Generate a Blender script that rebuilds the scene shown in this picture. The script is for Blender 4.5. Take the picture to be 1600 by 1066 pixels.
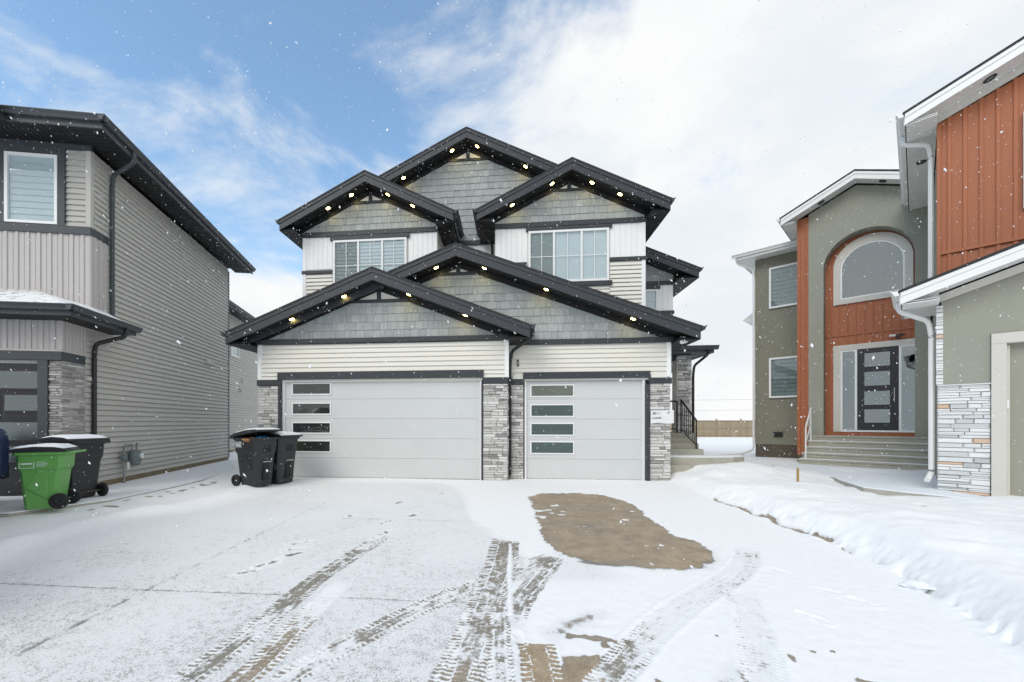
import bpy, bmesh, math, random
import numpy as np
from mathutils import Vector, Matrix
R = math.radians
random.seed(7)
for o in list(bpy.data.objects): bpy.data.objects.remove(o)
sc = bpy.context.scene
COL = sc.collection

# ------------------------------------------------------------------ camera
cam_d = bpy.data.cameras.new('camera'); cam = bpy.data.objects.new('camera', cam_d); COL.objects.link(cam)
cam.location = (0, 0, 1.33); cam.rotation_euler = (R(90), 0, 0)
cam_d.sensor_fit = 'HORIZONTAL'; cam_d.sensor_width = 36; cam_d.lens = 660 * 36 / 1600
cam_d.shift_x = 75 / 1600; cam_d.shift_y = 127 / 1600
cam_d.clip_start = 0.05; cam_d.clip_end = 2000
sc.camera = cam
# ------------------------------------------------------------------ light
SUN_EL, SUN_AZ = 38, 220          # azimuth clockwise from +Y (north): behind the camera
sun_d = bpy.data.lights.new('sun', 'SUN'); sun_d.energy = 0.65; sun_d.angle = R(35); sun_d.color = (1, .955, .88)
sun = bpy.data.objects.new('sun', sun_d); COL.objects.link(sun)
sd = Vector((math.sin(R(SUN_AZ)) * math.cos(R(SUN_EL)), math.cos(R(SUN_AZ)) * math.cos(R(SUN_EL)), math.sin(R(SUN_EL))))
sun.rotation_euler = sd.to_track_quat('Z', 'Y').to_euler(); sun.location = sd * 60
sc.view_settings.view_transform = 'Standard'; sc.view_settings.look = 'None'
sc.view_settings.exposure = 1.06; sc.view_settings.gamma = 1.0; sc.view_settings.use_curve_mapping = False
sc.render.engine = 'CYCLES'; sc.cycles.use_denoising = True; sc.cycles.max_bounces = 8
sc.cycles.transparent_max_bounces = 12

def N(nt, t, loc=None, **kw):
    n = nt.nodes.new(t)
    for k, v in kw.items(): setattr(n, k, v)
    return n
def mathn(nt, op, a, b=None, clamp=False):
    n = nt.nodes.new('ShaderNodeMath'); n.operation = op; n.use_clamp = clamp
    for i, x in enumerate((a, b)):
        if x is None: continue
        if isinstance(x, (int, float)): n.inputs[i].default_value = x
        else: nt.links.new(x, n.inputs[i])
    return n.outputs[0]

world = bpy.data.worlds.new('World'); sc.world = world; world.use_nodes = True
wt = world.node_tree; wt.nodes.clear()
sky = N(wt, 'ShaderNodeTexSky', sky_type='NISHITA'); sky.sun_disc = False
sky.sun_elevation = R(SUN_EL); sky.sun_rotation = R(SUN_AZ); sky.air_density = 1.0; sky.dust_density = .3; sky.ozone_density = 1.0
tc = N(wt, 'ShaderNodeTexCoord'); sep = N(wt, 'ShaderNodeSeparateXYZ'); wt.links.new(tc.outputs['Generated'], sep.inputs[0])
mp = N(wt, 'ShaderNodeMapping'); mp.inputs['Location'].default_value = (6.6, 6.1, 6.6); mp.inputs['Rotation'].default_value = (0, R(-24), R(12)); mp.inputs['Scale'].default_value = (1.0, 1.0, 1.9)
wt.links.new(tc.outputs['Generated'], mp.inputs[0])
n1 = N(wt, 'ShaderNodeTexNoise'); n1.inputs['Scale'].default_value = 2.3; n1.inputs['Detail'].default_value = 12; n1.inputs['Roughness'].default_value = .60; n1.inputs['Distortion'].default_value = .35
wt.links.new(mp.outputs[0], n1.inputs['Vector'])
# overcast all round with one clear gap high on the left
dot = mathn(wt, 'ADD', mathn(wt, 'ADD', mathn(wt, 'MULTIPLY', sep.outputs[0], -.72), mathn(wt, 'MULTIPLY', sep.outputs[1], .50)), mathn(wt, 'MULTIPLY', sep.outputs[2], .48))
gap = N(wt, 'ShaderNodeMapRange', interpolation_type='SMOOTHSTEP'); gap.inputs['From Min'].default_value = .30; gap.inputs['From Max'].default_value = .985; gap.inputs['To Max'].default_value = -.66
wt.links.new(dot, gap.inputs['Value'])
hz = N(wt, 'ShaderNodeMapRange', interpolation_type='SMOOTHSTEP'); hz.inputs['From Min'].default_value = .42; hz.inputs['From Max'].default_value = .06; hz.inputs['To Max'].default_value = .55
wt.links.new(sep.outputs[2], hz.inputs['Value'])
cl = mathn(wt, 'ADD', mathn(wt, 'ADD', mathn(wt, 'MULTIPLY', n1.outputs['Fac'], 2.4), mathn(wt, 'ADD', gap.outputs[0], hz.outputs[0])), -.40)
mr = N(wt, 'ShaderNodeMapRange', interpolation_type='SMOOTHSTEP'); wt.links.new(cl, mr.inputs['Value'])
mr.inputs['From Min'].default_value = .12; mr.inputs['From Max'].default_value = .70
n2 = N(wt, 'ShaderNodeTexNoise'); n2.inputs['Scale'].default_value = 3.4; n2.inputs['Detail'].default_value = 9; wt.links.new(mp.outputs[0], n2.inputs['Vector'])
cr = N(wt, 'ShaderNodeMix', data_type='RGBA'); cr.inputs['A'].default_value = (2.66, 2.82, 2.98, 1); cr.inputs['B'].default_value = (3.12, 3.14, 3.14, 1)
mr2 = N(wt, 'ShaderNodeMapRange', interpolation_type='SMOOTHSTEP'); mr2.inputs['From Min'].default_value = .36; mr2.inputs['From Max'].default_value = .64
wt.links.new(n2.outputs['Fac'], mr2.inputs['Value']); wt.links.new(mr2.outputs[0], cr.inputs['Factor'])
mx = N(wt, 'ShaderNodeMix', data_type='RGBA'); wt.links.new(mr.outputs[0], mx.inputs['Factor'])
veil = N(wt, 'ShaderNodeMix', data_type='RGBA'); veil.inputs['Factor'].default_value = .09; veil.inputs['B'].default_value = (3.1, 3.2, 3.35, 1)
tint = N(wt, 'ShaderNodeVectorMath', operation='MULTIPLY'); tint.inputs[1].default_value = (.58, .78, .82); wt.links.new(sky.outputs[0], tint.inputs[0]); wt.links.new(tint.outputs[0], veil.inputs['A']); wt.links.new(veil.outputs['Result'], mx.inputs['A']); wt.links.new(cr.outputs['Result'], mx.inputs['B'])
bg = N(wt, 'ShaderNodeBackground'); bg.inputs['Strength'].default_value = .15; wt.links.new(mx.outputs['Result'], bg.inputs['Color'])
wo = N(wt, 'ShaderNodeOutputWorld'); wt.links.new(bg.outputs[0], wo.inputs['Surface'])

# ------------------------------------------------------------------ materials
MATS = {}
def new_mat(name):
    m = bpy.data.materials.new(name); m.use_nodes = True
    nt = m.node_tree; nt.nodes.clear()
    out = N(nt, 'ShaderNodeOutputMaterial'); b = N(nt, 'ShaderNodeBsdfPrincipled'); nt.links.new(b.outputs[0], out.inputs[0])
    MATS[name] = m
    return m, nt, b
def pm(name, col, rough=.6, var=.12, scale=6, stretch=(1, 1, 1), bump=0., bscale=None, rand=0., metal=0., fine=0., spec=.5, coat=0.):
    """principled material with noise variation of value, optional per-object variation and bump"""
    m, nt, b = new_mat(name)
    b.inputs['Roughness'].default_value = rough; b.inputs['Metallic'].default_value = metal
    b.inputs['Specular IOR Level'].default_value = spec; b.inputs['Coat Weight'].default_value = coat
    g = N(nt, 'ShaderNodeTexCoord'); mpn = N(nt, 'ShaderNodeMapping'); mpn.inputs['Scale'].default_value = stretch
    geo = N(nt, 'ShaderNodeNewGeometry')
    oi = N(nt, 'ShaderNodeObjectInfo')
    add = N(nt, 'ShaderNodeVectorMath', operation='ADD')
    nt.links.new(geo.outputs['Position'], add.inputs[0])
    rv = mathn(nt, 'MULTIPLY', oi.outputs['Random'], 37.0 if rand else 0.0)
    nt.links.new(rv, add.inputs[1]); nt.links.new(add.outputs[0], mpn.inputs[0])
    n = N(nt, 'ShaderNodeTexNoise'); n.inputs['Scale'].default_value = scale; n.inputs['Detail'].default_value = 6; n.inputs['Roughness'].default_value = .6
    nt.links.new(mpn.outputs[0], n.inputs['Vector'])
    f = mathn(nt, 'MULTIPLY', mathn(nt, 'SUBTRACT', n.outputs['Fac'], .5), 2.2 * var)
    if rand:
        isl = mathn(nt, 'FRACT', mathn(nt, 'ADD', oi.outputs['Random'], geo.outputs['Random Per Island']))
        f = mathn(nt, 'ADD', f, mathn(nt, 'MULTIPLY', mathn(nt, 'SUBTRACT', isl, .5), 2 * rand))
    if fine:
        nf = N(nt, 'ShaderNodeTexNoise'); nf.inputs['Scale'].default_value = 160; nf.inputs['Detail'].default_value = 3
        nt.links.new(geo.outputs['Position'], nf.inputs['Vector'])
        f = mathn(nt, 'ADD', f, mathn(nt, 'MULTIPLY', mathn(nt, 'SUBTRACT', nf.outputs['Fac'], .5), 2 * fine))
    f = mathn(nt, 'ADD', f, 1.0)
    vm = N(nt, 'ShaderNodeVectorMath', operation='SCALE'); vm.inputs[0].default_value = col[:3]
    nt.links.new(f, vm.inputs['Scale']); nt.links.new(vm.outputs[0], b.inputs['Base Color'])
    if bump:
        nb = N(nt, 'ShaderNodeTexNoise'); nb.inputs['Scale'].default_value = bscale or scale * 6; nb.inputs['Detail'].default_value = 5
        nt.links.new(mpn.outputs[0], nb.inputs['Vector'])
        bp = N(nt, 'ShaderNodeBump'); bp.inputs['Strength'].default_value = bump; bp.inputs['Distance'].default_value = .01
        nt.links.new(nb.outputs['Fac'], bp.inputs['Height']); nt.links.new(bp.outputs[0], b.inputs['Normal'])
    return m
def ramp_mat(name, stops, rough=.8, streak=(1, 1, 6), scale=8, var=.25, bump=.4):
    """each object / island picks its own colour from a ramp (stones, shakes)"""
    m, nt, b = new_mat(name); b.inputs['Roughness'].default_value = rough; b.inputs['Specular IOR Level'].default_value = .25
    geo = N(nt, 'ShaderNodeNewGeometry'); oi = N(nt, 'ShaderNodeObjectInfo')
    isl = mathn(nt, 'FRACT', mathn(nt, 'ADD', oi.outputs['Random'], mathn(nt, 'MULTIPLY', geo.outputs['Random Per Island'], 1.7)))
    r = N(nt, 'ShaderNodeValToRGB'); r.color_ramp.interpolation = 'LINEAR'
    e = r.color_ramp.elements
    while len(e) < len(stops): e.new(.5)
    for i, (p, c) in enumerate(stops): e[i].position = p; e[i].color = (*c, 1)
    nt.links.new(isl, r.inputs[0])
    mpn = N(nt, 'ShaderNodeMapping'); mpn.inputs['Scale'].default_value = streak
    add = N(nt, 'ShaderNodeVectorMath', operation='ADD'); nt.links.new(geo.outputs['Position'], add.inputs[0])
    nt.links.new(mathn(nt, 'MULTIPLY', isl, 23.0), add.inputs[1]); nt.links.new(add.outputs[0], mpn.inputs[0])
    n = N(nt, 'ShaderNodeTexNoise'); n.inputs['Scale'].default_value = scale; n.inputs['Detail'].default_value = 7; n.inputs['Roughness'].default_value = .65
    nt.links.new(mpn.outputs[0], n.inputs['Vector'])
    f = mathn(nt, 'ADD', mathn(nt, 'MULTIPLY', mathn(nt, 'SUBTRACT', n.outputs['Fac'], .5), 2.4 * var), 1.0)
    vm = N(nt, 'ShaderNodeVectorMath', operation='SCALE'); nt.links.new(r.outputs[0], vm.inputs[0]); nt.links.new(f, vm.inputs['Scale'])
    nt.links.new(vm.outputs[0], b.inputs['Base Color'])
    bp = N(nt, 'ShaderNodeBump'); bp.inputs['Strength'].default_value = bump; bp.inputs['Distance'].default_value = .012
    nt.links.new(n.outputs['Fac'], bp.inputs['Height']); nt.links.new(bp.outputs[0], b.inputs['Normal'])
    return m
def glass_mat(name, tint, refl=.25, rough=.02):
    m = bpy.data.materials.new(name); m.use_nodes = True; nt = m.node_tree; nt.nodes.clear(); MATS[name] = m
    out = N(nt, 'ShaderNodeOutputMaterial'); mix = N(nt, 'ShaderNodeMixShader')
    tr = N(nt, 'ShaderNodeBsdfTransparent'); tr.inputs[0].default_value = (*tint, 1)
    gl = N(nt, 'ShaderNodeBsdfGlossy'); gl.inputs['Roughness'].default_value = rough; gl.inputs[0].default_value = (.92, .96, .97, 1)
    fr = N(nt, 'ShaderNodeFresnel'); geo = N(nt, 'ShaderNodeNewGeometry'); nz = N(nt, 'ShaderNodeTexNoise'); nz.inputs['Scale'].default_value = 1.6
    nt.links.new(geo.outputs['Position'], nz.inputs['Vector'])
    bp = N(nt, 'ShaderNodeBump'); bp.inputs['Strength'].default_value = .05; bp.inputs['Distance'].default_value = .02
    nt.links.new(nz.outputs['Fac'], bp.inputs['Height']); nt.links.new(bp.outputs[0], gl.inputs['Normal'])
    ior = mathn(nt, 'SUBTRACT', 1.5, mathn(nt, 'MULTIPLY', geo.outputs['Backfacing'], 1.5 - 1 / 1.5)); nt.links.new(ior, fr.inputs['IOR'])
    f = mathn(nt, 'ADD', fr.outputs[0], refl, clamp=True)
    nt.links.new(f, mix.inputs[0]); nt.links.new(tr.outputs[0], mix.inputs[1]); nt.links.new(gl.outputs[0], mix.inputs[2])
    nt.links.new(mix.outputs[0], out.inputs[0])
    return m
def emit_mat(name, col, s):
    m = bpy.data.materials.new(name); m.use_nodes = True; nt = m.node_tree; nt.nodes.clear(); MATS[name] = m
    out = N(nt, 'ShaderNodeOutputMaterial'); e = N(nt, 'ShaderNodeEmission'); e.inputs[0].default_value = (*col, 1); e.inputs[1].default_value = s
    nt.links.new(e.outputs[0], out.inputs[0]); return m

pm('slate_trim', (.032, .038, .045), .5, .10, 3, fine=.05, bump=.05)
pm('black_soffit', (.006, .0065, .008), .6, .2, 5)
pm('roof_shingle', (.035, .035, .037), .9, .35, 14, fine=.25, bump=.6, bscale=60)
pm('roof_snow', (.84, .87, .90), .8, .03, 3, bump=.3, bscale=30)
pm('cream_siding', (.75, .735, .675), .55, .035, 2, rand=.015)
pm('white_board', (.84, .85, .85), .5, .03, 2, rand=.015)
pm('white_trim', (.80, .80, .775), .45, .03, 2)
pm('white_plastic', (.82, .83, .83), .35, .03, 2)
pm('garage_white', (.60, .615, .61), .42, .05, 1.2, rand=.01, fine=.02, bump=.04, bscale=90)
pm('taupe_siding', (.50, .49, .455), .6, .05, 2, rand=.03)
pm('taupe_post', (.50, .49, .455), .6, .05, 2)
pm('lilac_batten', (.50, .475, .46), .55, .035, 2, rand=.015)
pm('dark_slate', (.050, .060, .068), .5, .1, 3, fine=.05)
pm('stucco', (.32, .32, .265), .9, .08, 2, fine=.12, bump=.5, bscale=150)
pm('stucco_dark', (.235, .23, .18), .9, .12, 2, fine=.2, bump=.8, bscale=120)
pm('rust_board', (.37, .118, .046), .55, .10, 5, stretch=(4, 4, .5), rand=.05, bump=.1)
pm('greige_trim', (.60, .575, .525), .7, .05, 2, fine=.04)
pm('sage_door', (.15, .185, .175), .45, .05, 1.5, rand=.03)
pm('black_door', (.008, .010, .016), .35, .1, 3)
pm('foundation', (.24, .19, .115), .9, .3, 4, fine=.2, bump=.5, bscale=60)
pm('foundation_brown', (.105, .085, .065), .9, .25, 4, fine=.2, bump=.5)
pm('concrete', (.30, .285, .25), .9, .2, 3, fine=.15, bump=.4, bscale=70)
pm('step_concrete', (.40, .385, .325), .9, .22, 3, stretch=(1, 1, 3), fine=.15, bump=.4, bscale=70)
pm('green_plastic', (.13, .37, .085), .38, .06, 4)
pm('black_plastic', (.020, .022, .024), .40, .12, 6)
pm('rubber', (.014, .014, .015), .75, .1, 8)
pm('grey_metal', (.16, .19, .20), .5, .15, 10)
pm('light_metal', (.50, .51, .50), .4, .1, 10, metal=.6)
pm('galv', (.30, .31, .30), .5, .2, 20, metal=.3)
pm('black_metal', (.012, .012, .013), .4, .1, 8)
pm('blue_paint', (.012, .045, .16), .22, .05, 2, coat=.6)
pm('stake_wood', (.38, .24, .07), .8, .2, 12, stretch=(1, 1, .2))
pm('fence_wood', (.33, .27, .185), .85, .14, 3, stretch=(1, 1, .2), rand=.12)
pm('blind', (.55, .61, .63), .6, .03, 3)
pm('blind_grey', (.20, .24, .24), .6, .05, 3)
pm('dark_room', (.015, .018, .02), .8, .3, 2)
pm('dim_room', (.24, .24, .19), .8, .2, 1.5)
pm('teal_room', (.075, .125, .115), .8, .4, 1.8)
pm('garage_dark', (.045, .043, .040), .8, .5, 2.2)
pm('paper', (.76, .77, .77), .7, .04, 6)
pm('ink', (.035, .035, .04), .7)
pm('print_white', (.75, .78, .78), .6)
pm('cardboard', (.40, .20, .08), .8, .25, 12)
pm('blue_bag', (.012, .16, .32), .35, .2, 14)
pm('brown_soil', (.075, .055, .035), .95, .5, 9, bump=.8)
pm('flake', (.92, .94, .96), .6, 0.)
ramp_mat('ledge_stone', [(0, (.25, .245, .24)), (.12, (.36, .35, .34)), (.28, (.54, .53, .51)), (.7, (.66, .65, .63)), (1, (.72, .71, .69))], streak=(2.2, 2.2, 12), scale=5, var=.36)
ramp_mat('ledge_stone_taupe', [(0, (.25, .24, .235)), (.4, (.40, .385, .375)), (.8, (.50, .485, .475)), (1, (.58, .57, .56))], streak=(2, 2, 9), scale=6, var=.22)
ramp_mat('white_stone', [(0, (.46, .475, .48)), (.12, (.66, .68, .68)), (.5, (.76, .77, .77)), (.92, (.80, .80, .79)), (.94, (.62, .44, .31)), (.955, (.64, .48, .37)), (.965, (.56, .57, .58)), (1, (.60, .61, .61))], streak=(2, 2, 8), scale=6, var=.14)
ramp_mat('cedar_shake', [(0, (.33, .36, .36)), (.5, (.37, .40, .40)), (1, (.41, .44, .435))], streak=(26, 26, .9), scale=2.2, var=.30, bump=.5)
glass_mat('window_glass', (.95, .975, .98), .02)
glass_mat('dark_glass', (.86, .88, .87), .0)
glass_mat('mirror_glass', (.30, .42, .45), .20, .015)
glass_mat('frosted_glass', (.55, .60, .62), .10, .18)
emit_mat('warm_lamp', (1, .74, .22), 15)

def snow_ground_mat(name):
    m, nt, b = new_mat(name)
    geo = N(nt, 'ShaderNodeNewGeometry')
    cov = N(nt, 'ShaderNodeAttribute', attribute_name='cover'); drt = N(nt, 'ShaderNodeAttribute', attribute_name='dirt')
    def noise(s, d=4, r=.6, st=None):
        n = N(nt, 'ShaderNodeTexNoise'); n.inputs['Scale'].default_value = s; n.inputs['Detail'].default_value = d; n.inputs['Roughness'].default_value = r
        if st:
            mpn = N(nt, 'ShaderNodeMapping'); mpn.inputs['Scale'].default_value = st; nt.links.new(geo.outputs['Position'], mpn.inputs[0]); nt.links.new(mpn.outputs[0], n.inputs['Vector'])
        else: nt.links.new(geo.outputs['Position'], n.inputs['Vector'])
        return n.outputs['Fac']
    fine = noise(75, 5, .7); mid = noise(16, 4); big = noise(2.2, 4)
    sp = mathn(nt, 'ADD', mathn(nt, 'ADD', mathn(nt, 'MULTIPLY', fine, .62), mathn(nt, 'MULTIPLY', mid, .26)), mathn(nt, 'MULTIPLY', big, .12))
    d = mathn(nt, 'SUBTRACT', cov.outputs['Fac'], sp)
    r = N(nt, 'ShaderNodeMapRange', interpolation_type='SMOOTHSTEP'); r.inputs['From Min'].default_value = -.07; r.inputs['From Max'].default_value = .13
    nt.links.new(d, r.inputs['Value'])
    # bare concrete, browner where wet grit lies
    cn = mathn(nt, 'ADD', mathn(nt, 'MULTIPLY', mathn(nt, 'SUBTRACT', noise(5, 9, .72), .5), 1.3), 1.0)
    gr = mathn(nt, 'ADD', mathn(nt, 'MULTIPLY', mathn(nt, 'SUBTRACT', noise(120, 4, .75), .5), 1.9), cn)
    cm = N(nt, 'ShaderNodeMix', data_type='RGBA'); cm.inputs['A'].default_value = (.24, .235, .22, 1); cm.inputs['B'].default_value = (.40, .315, .215, 1)
    nt.links.new(drt.outputs['Fac'], cm.inputs['Factor'])
    cs = N(nt, 'ShaderNodeVectorMath', operation='SCALE'); nt.links.new(cm.outputs['Result'], cs.inputs[0]); nt.links.new(gr, cs.inputs['Scale'])
    # snow: thin cover is a little greyer because the slab shows through
    th = N(nt, 'ShaderNodeMapRange'); th.inputs['From Min'].default_value = .5; th.inputs['From Max'].default_value = 1.0; nt.links.new(cov.outputs['Fac'], th.inputs['Value'])
    sm = N(nt, 'ShaderNodeMix', data_type='RGBA'); sm.inputs['A'].default_value = (.80, .81, .82, 1); sm.inputs['B'].default_value = (.93, .935, .94, 1)
    nt.links.new(th.outputs[0], sm.inputs['Factor'])
    sn = mathn(nt, 'ADD', mathn(nt, 'MULTIPLY', mathn(nt, 'SUBTRACT', mid, .5), .10), 1.0)
    ss = N(nt, 'ShaderNodeVectorMath', operation='SCALE'); nt.links.new(sm.outputs['Result'], ss.inputs[0]); nt.links.new(sn, ss.inputs['Scale'])
    fm = N(nt, 'ShaderNodeMix', data_type='RGBA'); nt.links.new(r.outputs[0], fm.inputs['Factor']); nt.links.new(cs.outputs[0], fm.inputs['A']); nt.links.new(ss.outputs[0], fm.inputs['B'])
    nt.links.new(fm.outputs['Result'], b.inputs['Base Color'])
    b.inputs['Roughness'].default_value = .75; b.inputs['Specular IOR Level'].default_value = .3
    bp = N(nt, 'ShaderNodeBump'); bp.inputs['Strength'].default_value = .35; bp.inputs['Distance'].default_value = .012
    nt.links.new(mathn(nt, 'ADD', mathn(nt, 'MULTIPLY', r.outputs[0], .5), mathn(nt, 'ADD', mathn(nt, 'MULTIPLY', fine, .4), mid)), bp.inputs['Height']); nt.links.new(bp.outputs[0], b.inputs['Normal'])
    return m
snow_ground_mat('snow_ground')
def patchy_snow_mat(name, base, thr=.5):
    m, nt, b = new_mat(name); geo = N(nt, 'ShaderNodeNewGeometry')
    n = N(nt, 'ShaderNodeTexNoise'); n.inputs['Scale'].default_value = 7; n.inputs['Detail'].default_value = 8; n.inputs['Roughness'].default_value = .7
    nt.links.new(geo.outputs['Position'], n.inputs['Vector'])
    r = N(nt, 'ShaderNodeMapRange', interpolation_type='SMOOTHSTEP'); r.inputs['From Min'].default_value = thr - .05; r.inputs['From Max'].default_value = thr + .05
    nt.links.new(n.outputs['Fac'], r.inputs['Value'])
    mxn = N(nt, 'ShaderNodeMix', data_type='RGBA'); mxn.inputs['A'].default_value = (*base, 1); mxn.inputs['B'].default_value = (.84, .87, .9, 1)
    nt.links.new(r.outputs[0], mxn.inputs['Factor']); nt.links.new(mxn.outputs['Result'], b.inputs['Base Color']); b.inputs['Roughness'].default_value = .85
    return m
patchy_snow_mat('snowy_shingle', (.04, .04, .042), .40)
patchy_snow_mat('dusted_shingle', (.035, .035, .037), .56)

# ------------------------------------------------------------------ mesh helpers
class MB:
    def __init__(s): s.v = []; s.f = []
    def quad(s, *p):
        n = len(s.v); s.v += [tuple(q) for q in p]; s.f.append(tuple(range(n, n + len(p))))
    def box(s, x0, x1, y0, y1, z0, z1):
        n = len(s.v)
        s.v += [(x0, y0, z0), (x1, y0, z0), (x1, y1, z0), (x0, y1, z0), (x0, y0, z1), (x1, y0, z1), (x1, y1, z1), (x0, y1, z1)]
        for q in ((0, 3, 2, 1), (4, 5, 6, 7), (0, 1, 5, 4), (1, 2, 6, 5), (2, 3, 7, 6), (3, 0, 4, 7)): s.f.append(tuple(n + i for i in q))
        return s
    def prism(s, pts, a0, a1, plane='xz'):
        """extrude polygon pts along the missing axis from a0 to a1"""
        n = len(s.v); k = len(pts)
        mk = {'xz': lambda p, a: (p[0], a, p[1]), 'yz': lambda p, a: (a, p[0], p[1]), 'xy': lambda p, a: (p[0], p[1], a)}[plane]
        s.v += [mk(p, a0) for p in pts] + [mk(p, a1) for p in pts]
        s.f.append(tuple(range(n, n + k))); s.f.append(tuple(range(n + 2 * k - 1, n + k - 1, -1)))
        for i in range(k): j = (i + 1) % k; s.f.append((n + i, n + k + i, n + k + j, n + j))
        return s
    def ring_prism(s, outer, inner, a0, a1):
        """band between two equal-length open outlines in xz, extruded in y"""
        k = len(outer)
        for i in range(k - 1):
            s.prism([outer[i], outer[i + 1], inner[i + 1], inner[i]], a0, a1)
        return s
    def tube(s, pts, r, n=8, caps=True, flat=1.0):
        pts = [Vector(p) for p in pts]; base = len(s.v); k = len(pts)
        up = Vector((0, 0, 1))
        for i, p in enumerate(pts):
            t = (pts[min(i + 1, k - 1)] - pts[max(i - 1, 0)]).normalized()
            a = t.cross(up)
            if a.length < .05: a = t.cross(Vector((0, 1, 0)))
            a.normalize(); b = t.cross(a).normalized()
            rr = r[i] if isinstance(r, (list, tuple)) else r
            for j in range(n):
                th = 2 * math.pi * (j + .5) / n; s.v.append(tuple(p + a * (math.cos(th) * rr) + b * (math.sin(th) * rr * flat)))
        for i in range(k - 1):
            for j in range(n):
                j2 = (j + 1) % n; s.f.append((base + i * n + j, base + i * n + j2, base + (i + 1) * n + j2, base + (i + 1) * n + j))
        if caps:
            s.f.append(tuple(base + j for j in range(n))[::-1]); s.f.append(tuple(base + (k - 1) * n + j for j in range(n)))
        return s
    def lathe(s, prof, n=20, c=(0, 0, 0), axis='z', caps=True):
        base = len(s.v); k = len(prof)
        for (r, h) in prof:
            for j in range(n):
                a = 2 * math.pi * j / n; x, y, z = r * math.cos(a), r * math.sin(a), h
                if axis == 'x': x, y, z = h, r * math.cos(a), r * math.sin(a)
                if axis == 'y': x, y, z = r * math.cos(a), h, r * math.sin(a)
                s.v.append((c[0] + x, c[1] + y, c[2] + z))
        for i in range(k - 1):
            for j in range(n):
                j2 = (j + 1) % n; s.f.append((base + i * n + j, base + i * n + j2, base + (i + 1) * n + j2, base + (i + 1) * n + j))
        if caps: s.f.append(tuple(base + j for j in range(n))[::-1]); s.f.append(tuple(base + (k - 1) * n + j for j in range(n)))
        return s
    def mesh(s, name, mat, bevel=0, smooth=False, seg=1):
        me = bpy.data.meshes.new(name); me.from_pydata(s.v, [], s.f)
        bm = bmesh.new(); bm.from_mesh(me); bmesh.ops.recalc_face_normals(bm, faces=bm.faces)
        if bevel: bmesh.ops.bevel(bm, geom=list(bm.edges), offset=bevel, segments=seg, profile=.5, affect='EDGES', clamp_overlap=True)
        if smooth:
            for f in bm.faces: f.smooth = True
            for e in bm.edges:
                if len(e.link_faces) == 2 and e.calc_face_angle(0) > R(40): e.smooth = False
        bm.to_mesh(me); bm.free()
        me.materials.append(MATS[mat]); return me
    def build(s, name, mat, parent=None, bevel=0, smooth=False, loc=(0, 0, 0), rz=0, seg=1):
        return link(name, s.mesh(name, mat, bevel, smooth, seg), parent, loc, rz)
def link(name, me, parent=None, loc=(0, 0, 0), rz=0, scale=(1, 1, 1), rot=None):
    o = bpy.data.objects.new(name, me); COL.objects.link(o); o.parent = parent
    o.location = loc; o.rotation_euler = rot or (0, 0, rz); o.scale = scale
    return o
def empty(name, loc=(0, 0, 0), rz=0, parent=None):
    o = bpy.data.objects.new(name, None); COL.objects.link(o); o.location = loc; o.rotation_euler = (0, 0, rz); o.parent = parent
    o.empty_display_size = .2; return o
def tag(o, label=None, cat=None, group=None, kind=None):
    if label: o['label'] = label
    if cat: o['category'] = cat
    if group: o['group'] = group
    if kind: o['kind'] = kind
    return o
def bx(name, mat, parent, x0, x1, y0, y1, z0, z1, bevel=0):
    return MB().box(x0, x1, y0, y1, z0, z1).build(name, mat, parent, bevel)

_cache = {}
def lap_mesh(mat):
    k = ('lap', mat)
    if k not in _cache:   # lapped board: foot stands proud, top tucked in behind the next
        m = MB(); pr = [(-.034, 0.0), (-.034, .08), (-.014, .80), (.0, .82), (.0, 1.0), (.004, 1.0), (.004, 0)]
        m.prism(pr, 0, 1, 'yz'); _cache[k] = m.mesh('siding_board', mat)
    return _cache[k]
def board_mesh(mat, ch=.0):
    k = ('vb', mat)
    if k not in _cache:   # vertical board with chamfered long edges
        m = MB(); m.prism([(0, 0), (0, -.006), (.05, -.014), (.95, -.014), (1, -.006), (1, 0)], 0, 1, 'xy'); _cache[k] = m.mesh('vertical_board', mat)
    return _cache[k]
def batten_mesh(mat):
    k = ('bt', mat)
    if k not in _cache:
        m = MB(); m.prism([(0, 0), (0, -.02), (.12, -.024), (.88, -.024), (1, -.02), (1, 0)], 0, 1, 'xy'); _cache[k] = m.mesh('batten', mat)
    return _cache[k]
def unit_box(mat, name='panel'):
    k = ('ub', mat, name)
    if k not in _cache: _cache[k] = MB().box(0, 1, 0, 1, 0, 1).mesh(name, mat)
    return _cache[k]
def stone_mesh(mat, i):
    k = ('st', mat, i)
    if k not in _cache:
        rnd = random.Random(100 + i); m = MB()
        j = lambda a: a + rnd.uniform(-.04, .04)
        fr = [(j(.05), -1 + rnd.uniform(0, .25), j(.10)), (j(.95), -1 + rnd.uniform(0, .25), j(.10)), (j(.95), -1 + rnd.uniform(0, .25), j(.90)), (j(.05), -1 + rnd.uniform(0, .25), j(.90))]
        bk = [(0.01, -.35, .03), (.99, -.35, .03), (.99, -.35, .97), (.01, -.35, .97)]
        bb = [(0.01, 0, .03), (.99, 0, .03), (.99, 0, .97), (.01, 0, .97)]
        m.v = bk + fr + bb
        m.f = [(4, 5, 6, 7)] + [(a, (a + 1) % 4, 4 + (a + 1) % 4, 4 + a) for a in range(4)] + [(8 + a, 8 + (a + 1) % 4, (a + 1) % 4, a) for a in range(4)]
        _cache[k] = m.mesh('stone', mat)
    return _cache[k]

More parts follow.
